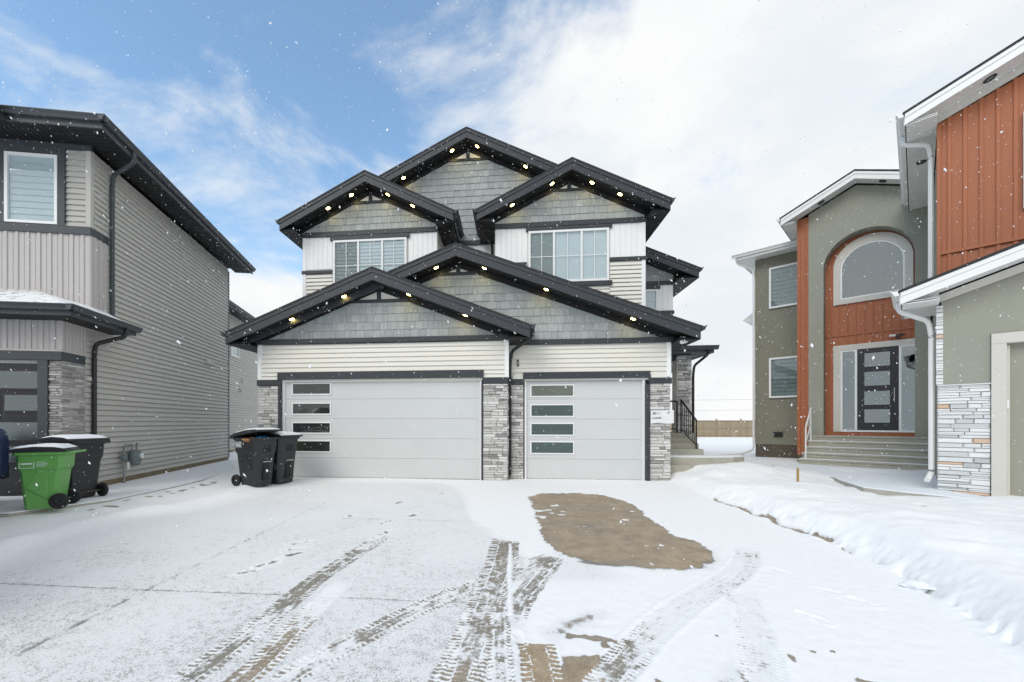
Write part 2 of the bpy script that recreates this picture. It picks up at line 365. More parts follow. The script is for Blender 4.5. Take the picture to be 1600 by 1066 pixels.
def laps(parent, mat, a0, a1, z0, z1, fixed, side=False, exp=.105):
    """horizontal lapped boards. front: along u at v=fixed; side: along v at u=fixed facing +u"""
    n = max(1, round((z1 - z0) / exp)); h = (z1 - z0) / n; me = lap_mesh(mat)
    for i in range(n):
        if side: link('siding_board', me, parent, (fixed, a0, z0 + i * h), R(90), (a1 - a0, 1, h))
        else: link('siding_board', me, parent, (a0, fixed, z0 + i * h), 0, (a1 - a0, 1, h))
def vboards(parent, mat, a0, a1, z0, z1, fixed, side=False, w=.145):
    n = max(1, round((a1 - a0) / w)); ww = (a1 - a0) / n; me = board_mesh(mat)
    for i in range(n):
        if side: link('vertical_board', me, parent, (fixed, a0 + i * ww + .001, z0), R(90), (ww - .002, 1, z1 - z0))
        else: link('vertical_board', me, parent, (a0 + i * ww + .001, fixed, z0), 0, (ww - .002, 1, z1 - z0))
def battens(parent, mat, a0, a1, z0, z1, fixed, side=False, pitch=.19, w=.045, ztop=None):
    n = max(1, round((a1 - a0) / pitch)); pw = (a1 - a0) / n; me = batten_mesh(mat)
    for i in range(n):
        a = a0 + i * pw + pw * .5 - w / 2; zt = ztop(a) if ztop else z1
        if side: link('batten', me, parent, (fixed, a, z0), R(90), (w, 1, zt - z0))
        else: link('batten', me, parent, (a, fixed, z0), 0, (w, 1, zt - z0))
STONES = {}
def stones(parent, mat, a0, a1, z0, z1, fixed, side=False, hr=(.045, .075), wr=(.12, .32), depth=(.02, .045), house='x', limit=300, seed=1, rest=None):
    """ledge stones row by row; past the limit they go into the joined mesh builder `rest`"""
    rnd = random.Random(seed); z = z0
    while z < z1 - .01:
        h = rnd.uniform(*hr); h = h if z + h < z1 - .03 else z1 - z
        a = a0
        while a < a1 - .005:
            w = rnd.uniform(*wr); w = w if a + w < a1 - .06 else a1 - a
            hh = h; d = rnd.uniform(*depth)
            if rnd.random() < .3 and h > .05: parts = [(z, h * .48), (z + h * .5, h * .48)]
            else: parts = [(z, h - .003)]
            for (zz, h2) in parts:
                STONES[house] = STONES.get(house, 0) + 1
                if STONES[house] <= limit:
                    me = stone_mesh(mat, rnd.randrange(8))
                    if side: link('stone', me, parent, (fixed, a, zz), R(90), (w - .003, d, h2))
                    else: link('stone', me, parent, (a, fixed, zz), 0, (w - .003, d, h2))
                elif rest is not None:
                    src = stone_mesh(mat, rnd.randrange(8)); b0 = len(rest.v)
                    for vv in src.vertices:
                        x, y, q = vv.co.x * (w - .003), vv.co.y * d, vv.co.z * h2
                        rest.v.append((fixed - y, a + x, zz + q) if side else (a + x, fixed + y, zz + q))
                    for p in src.polygons: rest.f.append(tuple(b0 + i for i in p.vertices))
            a += w
        z += h

def clip(poly, fn):
    out = []
    for i in range(len(poly)):
        p, q = poly[i], poly[(i + 1) % len(poly)]; dp, dq = fn(p), fn(q)
        if dp >= 0: out.append(p)
        if (dp >= 0) != (dq >= 0):
            t = dp / (dp - dq); out.append((p[0] + t * (q[0] - p[0]), p[1] + t * (q[1] - p[1])))
    return out
SHAKES = {'n': 0}
def shake_mesh():
    if 'shake' not in _cache:
        m = MB(); m.prism([(0, 0), (-.024, 0), (-.009, 1.0), (0, 1.0)], 0, 1, 'yz'); _cache['shake'] = m.mesh('shingle', 'cedar_shake')
    return _cache['shake']
def shakes(parent, uc, slope, zap, u0, u1, z0, z1, v, rest=None, exp=.187, seed=1, keep=None):
    """shake siding in a gable: rows clipped under the rake line zap - slope*|u-uc|"""
    rnd = random.Random(seed); z = z0
    while z < z1:
        zz1 = min(z + exp, z1 + .0); u = u0 - rnd.uniform(0, .08)
        while u < u1:
            w = rnd.choice((.09, .12, .14, .17, .2, .23)) * rnd.uniform(.9, 1.1); a, b = max(u, u0), min(u + w, u1); u += w
            if b - a < .03: continue
            if keep and not keep((a + b) / 2, (z + zz1) / 2): continue
            lo = z + rnd.uniform(-.005, .005); poly = [(a + .0025, lo), (b - .0025, lo), (b - .0025, zz1), (a + .0025, zz1)]
            c = clip(poly, lambda p: zap - slope * (p[0] - uc) - p[1]); c = clip(c, lambda p: zap + slope * (p[0] - uc) - p[1]) if len(c) > 2 else c
            if len(c) < 3: continue
            whole = len(c) == 4 and abs(max(p[1] for p in c) - zz1) < 1e-6 and sum(abs(p[1] - zz1) < 1e-6 for p in c) == 2
            dv = rnd.uniform(-.003, .003)
            if rest is None and SHAKES['n'] < 300:
                SHAKES['n'] += 1
                if whole: link('shingle', shake_mesh(), parent, (a + .0025, v + dv, lo), 0, (b - a - .005, 1, zz1 - lo))
                else:
                    m = MB(); m.prism(c, v + dv - .017, v + dv); m.build('shingle', 'cedar_shake', parent)
            else:
                tgt = rest if rest is not None else REST_SHAKES
                n = len(tgt.v); k = len(c)
                th = lambda p: .024 - .015 * min(1, max(0, (p[1] - lo) / max(.01, zz1 - lo)))
                tgt.v += [(p[0], v + dv - th(p), p[1]) for p in c] + [(p[0], v + dv, p[1]) for p in c]
                tgt.f.append(tuple(range(n, n + k)))
                for i in range(k): j = (i + 1) % k; tgt.f.append((n + i, n + k + i, n + k + j, n + j))
        z += exp
REST_SHAKES = MB()

def gutter(parent, mat, u, v0, v1, z, out=1, w=.11, name='gutter'):
    """K-profile trough along v at the eave edge u (out=+1: eave on the right)"""
    m = MB(); pr = [(0, z), (0, z - .10), (out * w * .55, z - .10), (out * w * .72, z - .05), (out * w, z - .012), (out * w, z), (out * (w - .012), z), (out * (w - .02), z - .02), (out * .02, z - .02), (out * .02, z)]
    m.prism([(u + a, b) for a, b in pr], v0, v1); return m.build(name, mat, parent)
def gutter_u(parent, mat, v, u0, u1, z, w=.11, name='gutter'):
    m = MB(); pr = [(v, z), (v, z - .10), (v - w * .55, z - .10), (v - w * .72, z - .05), (v - w, z - .012), (v - w, z), (v - w + .012, z), (v - w + .02, z - .02), (v - .02, z - .02), (v - .02, z)]
    m.prism(pr, u0, u1, 'yz'); return m.build(name, mat, parent)
def downspout(parent, mat, pts, r=.04):
    """rounded rectangular pipe with strap clips"""
    q = [Vector(pts[0])]
    for i in range(1, len(pts) - 1):
        p = Vector(pts[i]); a = (Vector(pts[i - 1]) - p).normalized() * .06; b = (Vector(pts[i + 1]) - p).normalized() * .06
        q += [p + a, p + (a + b) * .3, p + b]
    q.append(Vector(pts[-1])); return MB().tube(q, r, 8).build('downspout', mat, parent, smooth=True)

def gable(parent, uc, hl, hr_, zr, slope, v0, v1, wall_v, trim='slate_trim', soff='black_soffit', top='roof_shingle', fh=.24, guts=(1, 1), wl=None, wr=None, frieze=None, step=True, thick=.05):
    """front gable roof; hl/hr_ horizontal run left/right of the ridge, v0 rake fascia plane, v1 back end"""
    z = lambda u: zr - slope * abs(u - uc)
    ul, ur = uc - hl, uc + hr_
    m = MB(); t = thick
    m.prism([(ul - .03, z(ul - .03)), (uc, zr), (ur + .03, z(ur + .03)), (ur + .03, z(ur + .03) - t), (uc, zr - t), (ul - .03, z(ul - .03) - t)], v0 - .025, v1)
    roof = m.build('roof', top, parent)
    for s, ue in ((-1, ul), (1, ur)):
        a, b = (ue, uc) if s < 0 else (uc, ue)
        m = MB(); za, zb = z(a) - t, z(b) - t
        m.prism([(a, za), (b, zb), (b, zb - fh), (a, za - fh)], v0, v0 + .035); m.build('fascia', trim, roof)
        if step:
            m = MB(); m.prism([(a, za), (b, zb), (b, zb - .07), (a, za - .07)], v0 - .018, v0 - .001); m.build('drip_edge', trim, roof)
        # rake soffit in grooved strips running up the slope
        m = MB(); zo = fh - .03; k = max(2, int((wall_v - v0 - .036) / .1)); d = (wall_v - v0 - .036) / k
        for i in range(k):
            y0, y1 = v0 + .036 + i * d, v0 + .036 + (i + 1) * d - .008
            m.prism([(a, za - zo), (b, zb - zo), (b, zb - zo + .012), (a, za - zo + .012)], y0, y1)
        m.prism([(a, za - zo + .026), (b, zb - zo + .026), (b, zb - zo + .034), (a, za - zo + .034)], v0 + .036, wall_v)
        m.build('soffit', soff, roof)
    for s, ue, w_, g in ((-1, ul, wl, guts[0]), (1, ur, wr, guts[1])):
        if w_ is not None:      # level soffit under the eave, in ribs, running back along the wall
            m = MB(); zs = z(ue) - t - fh + .01; a, b = min(ue, w_), max(ue, w_)
            yy = v0 + .04
            while yy < v1 - .12:
                m.box(a, b, yy, yy + .11, zs - .012, zs); yy += .12
            m.box(a, b, v0 + .037, v1, zs + .022, zs + .03); m.build('eave_soffit', soff, roof)
            m = MB(); m.box(ue - .015, ue + .015, v0 + .036, v1, zs - .012, z(ue) - t - .005); m.build('fascia', trim, roof)
            m = MB(); zw = z(w_) - t - fh + .03     # plate that closes the eave box against the wall
            m.prism([(ue, zs), (w_, zs), (w_, zw)] if s > 0 else [(ue, zs), (w_, zw), (w_, zs)], wall_v - .012, wall_v + .01); m.build('eave_return', soff, roof)
        if g: gutter(roof, trim, ue + s * .016, v0 - .02, v1, z(ue) + .0, s)
    return roof, z

def window(parent, u0, u1, z0, z1, v, frame='white_plastic', mullions=(), grid=(), back='blind', glass='window_glass', fw=.055, slats=0, side=False, name='window', darks=()):
    """frame proud of the wall at v, glass inside it, blind or dark room behind the glass; mullions split it into sashes"""
    root = empty(name, (u0, v, z0), R(90) if side else 0, parent)
    W, H = u1 - u0, z1 - z0
    m = MB(); m.box(0, W, -.07, 0, 0, fw); m.box(0, W, -.07, 0, H - fw, H); m.box(0, fw, -.07, 0, fw + .0005, H - fw - .0005); m.box(W - fw, W, -.07, 0, fw + .0005, H - fw - .0005)
    for x in mullions: m.box(x - fw * .45, x + fw * .45, -.064, 0, fw + .0005, H - fw - .0005)
    m.build('frame', frame, root)
    xs = [fw] + [x for q in mullions for x in (q - fw * .45, q + fw * .45)] + [W - fw]
    for i in range(0, len(xs), 2):
        a, b = xs[i] + .0005, xs[i + 1] - .0005; bm_ = darks[i // 2] if darks else back
        bx('pane', glass, root, a, b, -.042, -.036, fw + .0005, H - fw - .0005)
        bx('backing', bm_, root, a, b, -.008, -.003, fw + .0005, H - fw - .0005)
        if grid:
            g = MB()
            for k in range(1, grid[0]): x = a + (b - a) * k / grid[0]; g.box(x - .008, x + .008, -.052, -.0425, fw + .001, H - fw - .001)
            for k in range(1, grid[1]): q = fw + (H - 2 * fw) * k / grid[1]; g.box(a + .001, b - .001, -.051, -.0428, q - .008, q + .008)
            g.build('glazing_bar', frame, root)
        if slats:
            n = int((H - 2 * fw) / slats); sl = MB()
            for k in range(n):
                q = fw + k * slats
                sl.prism([(-.010, q + .004), (-.026, q + .012), (-.022, q + slats * .9), (-.010, q + slats * .98)], a + .012, b - .012, 'yz')
            sl.build('blind', bm_, root)
    return root

def lamp(parent, u, v, z, slope):
    """recessed eave light: dark ring and lit lens, tilted with the soffit"""
    o = empty('soffit_light', (u, v, z), 0, parent); o.rotation_euler = (0, math.atan(slope), 0)
    MB().lathe([(.075, 0), (.075, -.010), (.056, -.012), (.056, 0)], 16, caps=False).build('ring', 'black_metal', o)
    MB().lathe([(.055, -.004), (.048, -.016), (.02, -.022)], 14).build('lens', 'warm_lamp', o)
    return o

# ------------------------------------------------------------------ ground: one sheet to the horizon, split into driveway and yard
HY, F_, CX_ = 660., 660., 725.
def smooth(a, b, x):
    t = np.clip((np.asarray(x, float) - a) / (b - a), 0, 1); return t * t * (3 - 2 * t)
_rs = np.random.RandomState(5); _LAT = _rs.rand(256, 256)
def vnoise(x, y, s):
    x = np.asarray(x) / s + 1000; y = np.asarray(y) / s + 1000
    xi = np.floor(x).astype(int); yi = np.floor(y).astype(int); fx = x - xi; fy = y - yi
    fx = fx * fx * (3 - 2 * fx); fy = fy * fy * (3 - 2 * fy)
    g = lambda a, b: _LAT[a % 256, b % 256]
    return (g(xi, yi) * (1 - fx) + g(xi + 1, yi) * fx) * (1 - fy) + (g(xi, yi + 1) * (1 - fx) + g(xi + 1, yi + 1) * fx) * fy
# driveway outline measured on site (metres)
LEFT_Y = [-6, 2.5, 4.59, 5.47, 6.33, 6.89, 7.95, 9.31, 10.4]; LEFT_X = [-5.2, -5.1, -5.04, -5.12, -5.05, -4.5, -4.12, -4.3, -4.55]
RIGHT_Y = [-6, 0, 2.74, 3.23, 3.86, 4.5, 5.13, 5.79, 6.72, 7.67, 9.3]; RIGHT_X = [2.6, 3.1, 3.63, 3.85, 4.14, 4.36, 4.46, 4.46, 4.50, 4.5, 4.6]
xl = lambda y: np.interp(y, LEFT_Y, LEFT_X); xr = lambda y: np.interp(y, RIGHT_Y, RIGHT_X)
def zbase(x, y):
    x = np.asarray(x, float); y = np.asarray(y, float)
    drive = -.033 * np.clip(9.6 - y, 0, 14)
    left = -.012 - .026 * np.clip(7.6 - y, 0, 14)
    a = smooth(-5.2, -5.9, x) * (1 - smooth(9.0, 11, y))
    z = drive * (1 - a) + left * a
    # snow ridge shovelled to the left edge
    d = x - xl(y)
    z = z + .085 * np.exp(-((d + .28) / .22) ** 2) * smooth(9.6, 8.6, y) * (.55 + .9 * vnoise(x, y, .5))
    # snow bank on the right
    d = x - xr(y); bank = smooth(-.03, .42, d) * (1 - smooth(9.5, 12.5, y))
    top = .055 + .008 * (y - 5) + .07 * vnoise(x, y, .9) + .045 * vnoise(x + 40, y, .35) + .02 * vnoise(x, y + 9, .16)
    top = top + .06 * np.exp(-((x - 5.6) / .6) ** 2) * smooth(7.6, 6, y) + .07 * np.exp(-(((x - 5.5) / .8) ** 2 + ((y - 7.4) / .7) ** 2))
    top = top - .09 * smooth(6.6, 7.4, x) * smooth(6.6, 7.6, y)
    z = z * (1 - bank) + top * bank
    # ground climbs gently between the houses
    z = z + .10 * smooth(4.6, 6.5, x) * smooth(8.5, 10.5, y) * (1 - smooth(13.5, 20, y)) + .14 * smooth(5.0, 5.6, x) * smooth(8.6, 7.0, x) * smooth(8.4, 9.6, y) * (1 - smooth(13.5, 20, y)) - .12 * smooth(18, 36, y)
    z = z + .012 * (vnoise(x, y, 1.7) - .5) * smooth(0, .6, np.abs(x - xl(y))) + .05 * (vnoise(x, y, 6) - .5) * smooth(16, 24, y)
    return z
def ground_z(x, y): return float(zbase(x, y))
def gpt(px_, py_):
    """where the sight line of a photo pixel meets the sloping drive (used once to survey the tracks)"""
    z = 0.
    for _ in range(25):
        Y = (1.33 - z) * F_ / (py_ - HY); z = -.033 * max(0, 9.6 - Y)
    return ((px_ - CX_) / F_ * Y, Y)

def build_ground():
    def axis(segs):
        out = [segs[0][0]]
        for a, b, st in segs:
            n = max(1, int(round((b - a) / st))); out += list(a + (b - a) * np.arange(1, n + 1) / n)
        return out
    def grow(a, b, s0, k=1.25):
        out = []; s = s0; c = a; sg = 1 if b > a else -1
        while abs(c - a) < abs(b - a): c += sg * s; s *= k; out.append(c)
        return out
    xs = axis([(-9.5, -2.3, .034), (-2.3, 3.0, .0115), (3.0, 5.2, .024), (5.2, 11, .04)])
    xs = grow(-9.5, -420, .08)[::-1] + xs + grow(11, 420, .08)
    ys = axis([(2.35, 3.6, .011), (3.6, 5.0, .017), (5.0, 7.6, .026), (7.6, 13, .05)])
    ys = grow(2.35, -60, .03)[::-1] + ys + grow(13, 900, .08)
    xs = np.array(xs); ys = np.array(ys); nx, ny = len(xs), len(ys)
    X, Y = np.meshgrid(xs, ys); X = X.ravel(); Y = Y.ravel()
    Z = zbase(X, Y)
    # ---- snow cover (1 thick, .6 thin and speckled, 0 bare)
    cover = np.full(X.shape, .97); dirt = np.zeros(X.shape)
    inside = (X > xl(Y)) & (X < xr(Y)) & (Y < 9.7)
    wob = .22 * (vnoise(X, Y, .55) - .5) + .1 * (vnoise(X, Y, .18) - .5)
    # thin cover on the left part of the drive; its right limit wanders
    lim = np.interp(Y, [2.4, 3.2, 3.8, 4.3, 5.0, 5.6, 6.3, 7.2, 8.2, 9.0, 9.7], [.30, .36, .34, .62, .60, .42, .15, .02, .05, -.2, -1.2])
    thin = smooth(.10, -.10, X - (lim + wob)) * smooth(-.05, .45, X - xl(Y) + wob) * smooth(9.75, 9.2, Y + wob * .6)
    mid_r = smooth(.25, -.1, np.abs(X - .95) - (.45 + wob)) * smooth(3.9, 4.15, Y) * smooth(4.75, 4.5, Y)
    thin = np.clip(thin + .9 * mid_r, 0, 1)
    cover = cover - thin * (.32 + .05 * smooth(6.5, 3.0, Y) + .05 * (vnoise(X, Y, .8) - .5))
    def poly_sd(pts):
        """signed distance, negative inside"""
        d2 = np.full(X.shape, 1e9); ins = np.zeros(X.shape, bool); k = len(pts)
        for i in range(k):
            (ax, ay), (bx_, by) = pts[i], pts[(i + 1) % k]
            ex, ey = bx_ - ax, by - ay; L = ex * ex + ey * ey
            t = np.clip(((X - ax) * ex + (Y - ay) * ey) / L, 0, 1); d2 = np.minimum(d2, (X - ax - t * ex) ** 2 + (Y - ay - t * ey) ** 2)
            c = (ay > Y) != (by > Y)
            with np.errstate(divide='ignore', invalid='ignore'): ins ^= c & (X < (bx_ - ax) * (Y - ay) / (by - ay + 1e-12) + ax)
        d = np.sqrt(d2); return np.where(ins, -d, d)
    c3 = lambda q: gpt(750 + q[0] / 3.2, 740 + q[1] / 3.2)
    c2 = lambda q: gpt(400 + q[0] / 3.2, 740 + q[1] / 3.2)
    patch = [c3(q) for q in ((240, 118), (300, 100), (480, 97), (620, 108), (765, 150), (830, 210), (900, 260), (980, 310), (1080, 335), (1145, 385), (1155, 430), (1100, 465), (1000, 470), (850, 468), (700, 450), (560, 435), (430, 405), (370, 375), (325, 320), (290, 230), (262, 150))]
    sd_ = poly_sd(patch) + .06 * (vnoise(X, Y, .16) - .5) + .05 * (vnoise(X, Y, .05) - .5) + .03 * (vnoise(X, Y, .024) - .5)
    m = smooth(.045, -.035, sd_); cover = cover * (1 - m) + m * (.05 + .8 * smooth(.80, .93, vnoise(X, Y, .10) * .6 + vnoise(X, Y, .3) * .45) + .16 * (vnoise(X, Y, .06) - .5)); dirt = np.maximum(dirt, m * (.75 + .5 * (vnoise(X, Y, .45) - .5)))
    rim = np.exp(-((sd_ - .04) / .07) ** 2) * smooth(5.2, 4.5, Y + .3 * (vnoise(X, Y, .25) - .5)); cover -= rim * .42
    Z -= .012 * smooth(.05, -.02, sd_)
    def blob(pts, edge, val, dv=0., wobble=.12):
        nonlocal cover, dirt
        s = poly_sd(pts) + wobble * (vnoise(X, Y, .12) - .5) + wobble * .6 * (vnoise(X, Y, .04) - .5)
        q = smooth(edge, -edge, s); cover = cover * (1 - q) + val * q; dirt = np.maximum(dirt, dv * q)
    blob([c3(q) for q in ((430, 720), (520, 690), (600, 700), (570, 745), (480, 760), (430, 800), (380, 812), (350, 800), (410, 770))], .12, .44, .4)
    blob([c3(q) for q in ((440, 800), (520, 803), (660, 828), (655, 838), (520, 826), (440, 822))], .02, .1, .5, .04)
    blob([c3(q) for q in ((660, 838), (760, 850), (770, 866), (690, 862))], .03, .12, .7, .06)
    blob([c3(q) for q in ((1190, 520), (1260, 505), (1330, 540), (1300, 565), (1210, 560))], .10, .44, .2)
    blob([c3(q) for q in ((1180, 1000), (1260, 960), (1350, 1000), (1380, 1060), (1200, 1060))], .14, .50, .2)
    blob([c3(q) for q in ((350, 1060), (410, 900), (590, 910), (620, 1060))], .03, .16, .8, .05)
    for (a, b, r_) in ((1368, 1074, 20), (1236, 1026, 6), (1239, 1032, 4), (1270, 1018, 5), (1300, 1018, 4), (1030, 1066, 9), (945, 1008, 8), (1120, 993, 3)):
        cx_, cy_ = gpt(a, b); rr = r_ * cy_ / F_; q = smooth(1.15, .6, np.hypot((X - cx_) / rr, (Y - cy_) / (rr * 1.1)) + .8 * (vnoise(X, Y, .03) - .5)); cover = cover * (1 - q) + .12 * q; dirt = np.maximum(dirt, .5 * q)
    # ---- tyre tracks
    def track(pix, prof, w=.23, pitch=.042, ribs=True, dirt_v=.25, keep=.34, depth=.006, fade=.3):
        nonlocal cover, dirt, Z
        P = np.array([gpt(*q) for q in pix]); # smooth the path
        for _ in range(2):
            Q = [P[0]]
            for i in range(len(P) - 1): Q += [P[i] * .75 + P[i + 1] * .25, P[i] * .25 + P[i + 1] * .75]
            P = np.array(Q + [P[-1]])
        sel = np.where((X > P[:, 0].min() - w) & (X < P[:, 0].max() + w) & (Y > P[:, 1].min() - w) & (Y < P[:, 1].max() + w))[0]
        x, y = X[sel], Y[sel]; best = np.full(x.shape, 1e9); S = np.zeros(x.shape); D = np.zeros(x.shape); acc = 0.
        for i in range(len(P) - 1):
            e = P[i + 1] - P[i]; L = np.hypot(*e)
            if L < 1e-6: continue
            t = np.clip(((x - P[i, 0]) * e[0] + (y - P[i, 1]) * e[1]) / L ** 2, 0, 1)
            dx, dy = x - P[i, 0] - t * e[0], y - P[i, 1] - t * e[1]; d = dx * dx + dy * dy
            up = d < best; best = np.where(up, d, best); S = np.where(up, acc + t * L, S); D = np.where(up, (-dx * e[1] + dy * e[0]) / L, D); acc += L
        f = S / acc; c = np.interp(f, np.linspace(0, 1, len(prof)), prof)
        ew = w / 2 + .018 * (vnoise(x, y, .06) - .5)
        inn = smooth(.012, -.012, np.abs(D) - ew) * smooth(-.001, fade, np.minimum(S, acc - S) + .001) * (c < .95)
        a = np.abs(D) / (w / 2)
        ph = (S / pitch + 1.2 * np.abs(D) / w + .15 * vnoise(x, y, .08)) % 1.0
        brk = smooth(.22, .55, vnoise(x, y, .045) * .55 + vnoise(x, y, .3) * .5)
        shoulder = smooth(.50, .60, a)
        rib = smooth(.0, .08, ph) * smooth(keep + .08, keep, ph)
        rut = np.exp(-((np.abs(D) - w * .24) / .0055) ** 2)
        mid = smooth(.0, .1, (ph + .5) % 1.0) * smooth(keep * .6, keep * .45, (ph + .5) % 1.0) * (1 - shoulder) * .55
        g = np.clip(rib * shoulder + rut * .8 + mid, 0, 1) * brk
        streak = .16 * (vnoise(D * 1.0 + 50, S * .12, .018) - .5)
        cc = c + .05 + .24 * (vnoise(x, y, .03) - .5) + .20 * (vnoise(x, y, .09) - .5) + .26 * (vnoise(x, y, .32) - .5) + streak - .07 * shoulder * (1 - rib)
        val = cc * (1 - g) + np.maximum(cc, .82) * g
        cover[sel] = cover[sel] * (1 - inn) + val * inn; dirt[sel] = np.maximum(dirt[sel], inn * dirt_v)
        Z[sel] += inn * (-depth + g * depth * 1.3)
        out = np.exp(-((np.abs(D) - ew - .02) / .018) ** 2) * smooth(-.001, fade, np.minimum(S, acc - S) + .001) * (c < .95); Z[sel] += out * .006
    track([(240, 1100), (290, 1062), (400, 985), (480, 915), (530, 882), (607, 833)], [.50, .48, .47, .43, .36, .34, .50, .60, .64], w=.215)
    track([(330, 1100), (410, 1040), (470, 970), (540, 905)], [.25, .22, .30, .62, .68, .8], w=.20, dirt_v=.6, keep=.45)
    track([(400, 1100), (440, 1066), (516, 1021), (594, 980), (669, 943), (741, 915), (806, 890), (872, 864)], [.56, .55, .52, .47, .44, .48, .52, .48, .40, .34], w=.215)
    track([(690, 1110), (722, 1050), (745, 990), (765, 930), (782, 890), (792, 840)], [.30, .36, .48, .52, .50, .44, .36, .24, .16], w=.34, dirt_v=.3)
    track([(700, 1110), (715, 1066), (735, 1010)], [.10, .14, .6], w=.20, dirt_v=.6, keep=.45)
    track([(872, 866), (845, 898), (812, 940), (797, 985)], [.40, .43, .46, .48, .56], w=.215)
    track([(784, 1110), (783, 1060), (781, 1010), (779, 960), (786, 930)], [.40, .42, .46, .52, .60], w=.17, keep=.5)
    track([(857, 1110), (848, 1056), (838, 1003)], [.05, .05, .08, .08], w=.25, dirt_v=1., keep=.34, fade=.03, pitch=.05)
    track([(915, 1110), (955, 1055), (990, 1015), (1040, 965), (1090, 932), (1130, 910), (1155, 893), (1170, 873), (1163, 853)], [.34, .44, .58, .62, .63, .62, .58, .52, .58], w=.25, keep=.5)
    track([(1205, 1110), (1196, 1066), (1181, 1000), (1166, 950), (1150, 915)], [.56, .60, .66, .68, .68, .74], w=.25, keep=.52)
    # ---- slab joints: shallow grooves where the cover breaks
    for (p, q, k) in (((-60, 909), (240, 922), 1.), ((240, 922), (430, 928), 1.), ((430, 928), (790, 944), .8), ((520, 809), (760, 815), .45), ((847, 817), (1028, 821), 1.6), ((20, 1026), (240, 916), 1.), ((240, 916), (470, 803), .6), ((470, 803), (590, 748), .35), ((797, 850), (797, 960), -.7)):
        (ax, ay), (bx_, by) = gpt(*p), gpt(*q); ex, ey = bx_ - ax, by - ay; L = math.hypot(ex, ey)
        t = ((X - ax) * ex + (Y - ay) * ey) / L ** 2; d = np.abs(-(X - ax) * ey + (Y - ay) * ex) / L
        g = np.exp(-(d / np.where(Y < 4.6, .010, .016)) ** 2) * (t > 0) * (t < 1) * (.7 + .5 * vnoise(X, Y, .11))
        if k > 0: cover -= g * .21 * k * (.55 + .45 * vnoise(X, Y, .05)); Z -= g * .005; dirt -= g * .9 * (dirt > .3)
        else:
            g2 = np.exp(-(d / .02) ** 2) * (t > 0) * (t < 1); cover += g2 * .5; Z += g2 * .012
    # ---- footprints and scuffs
    for (a, b, ang, dk) in ((388, 893, 40, .25), (402, 886, 60, .2), (418, 880, 40, .2), (430, 877, 70, .22), (455, 868, 50, .55), (462, 858, 30, .25), (470, 848, 40, .2), (546, 806, 40, .6), (604, 816, 60, .55), (646, 805, 60, .4), (602, 832, 60, .6), (624, 785, 60, .3), (690, 771, 60, .2), (812, 1000, 85, .25), (1220, 893, 120, .2), (1300, 925, 130, .25), (1345, 940, 120, .25), (1270, 965, 120, .2)):
        cx_, cy_ = gpt(a, b); th = R(ang); dx, dy = X - cx_, Y - cy_
        u = dx * math.cos(th) + dy * math.sin(th); v = -dx * math.sin(th) + dy * math.cos(th)
        e = np.hypot(u / .14, v / .05) + .55 * (vnoise(X, Y, .04) - .5)
        ring = np.exp(-((e - 1) / .18) ** 2); core = smooth(1., .7, e)
        near = e < 3
        Z += np.where(near, ring * .006 - core * .008, 0); cover += np.where(near, ring * .12 - core * dk * .6 * (vnoise(X, Y, .05) > .4), 0)
    # soil and grit showing at the foot of the right bank, and along the left walk
    d = X - xr(Y); en = .6 * vnoise(X, Y, .22) + .4 * vnoise(X, Y, .06)
    g = np.exp(-((d - .05 - .08 * (vnoise(X, Y, .3) - .5)) / (.012 + .03 * en)) ** 2) * smooth(.38, .55, en + .12 * smooth(4.4, 6, Y) - .1 * smooth(4.2, 3.4, Y)) * (Y > 2.2) * (Y < 7.7)
    clod = np.exp(-((d - .16) / .16) ** 2) * (Y > 1.5) * (Y < 8)
    Z += clod * (.03 * (vnoise(X + .3 * Y, Y - .2 * X, .27) - .45) + .022 * (vnoise(X - .4 * Y, Y + .3 * X, .11) - .5) + .016 * (vnoise(X, Y, .05) - .5)); cover -= clod * .3 * smooth(.7, .9, vnoise(X + 3, Y, .09))
    cover -= g * .62 * smooth(4.6, 5.4, Y) + g * .2; Z -= g * .06; dirt = np.maximum(dirt, g * .8)
    g = smooth(.6, .75, vnoise(X, Y, .13)) * np.exp(-((X + 5.75 - .06 * (Y - 7)) / .2) ** 2) * smooth(6.2, 6.8, Y) * smooth(10, 9.2, Y); cover -= g * .75; dirt = np.maximum(dirt, g * .8)
    for (bx0, by0, rr) in ((5.55, 6.9, .07), (5.15, 6.1, .05), (6.5, 6.0, .09), (7.2, 6.3, .06)):
        q = smooth(1.1, .5, np.hypot(X - bx0, Y - by0) / rr + .9 * (vnoise(X, Y, .05) - .5)); cover -= q * .45; Z -= q * .03; dirt = np.maximum(dirt, q * .5)
    Z += np.where(Y < 12, .004 * (vnoise(X, Y, .07) - .5) * smooth(.6, .95, cover), 0)
    # ---- faces
    I = np.arange(nx * ny).reshape(ny, nx)
    quads = np.stack([I[:-1, :-1], I[:-1, 1:], I[1:, 1:], I[1:, :-1]], -1).reshape(-1, 4)
    qin = inside[quads].all(1)
    V = np.stack([X, Y, Z], 1)
    for nm, sel in (('driveway', qin), ('snowy_ground', ~qin)):
        q = quads[sel]; used, inv = np.unique(q, return_inverse=True); inv = inv.reshape(-1)
        me = bpy.data.meshes.new(nm); me.vertices.add(len(used)); me.vertices.foreach_set('co', V[used].astype(np.float32).ravel())
        me.loops.add(len(inv)); me.loops.foreach_set('vertex_index', inv.astype(np.int32))
        me.polygons.add(len(q)); me.polygons.foreach_set('loop_start', np.arange(0, len(q) * 4, 4, dtype=np.int32)); me.polygons.foreach_set('loop_total', np.full(len(q), 4, np.int32))
        me.polygons.foreach_set('use_smooth', np.ones(len(q), bool))
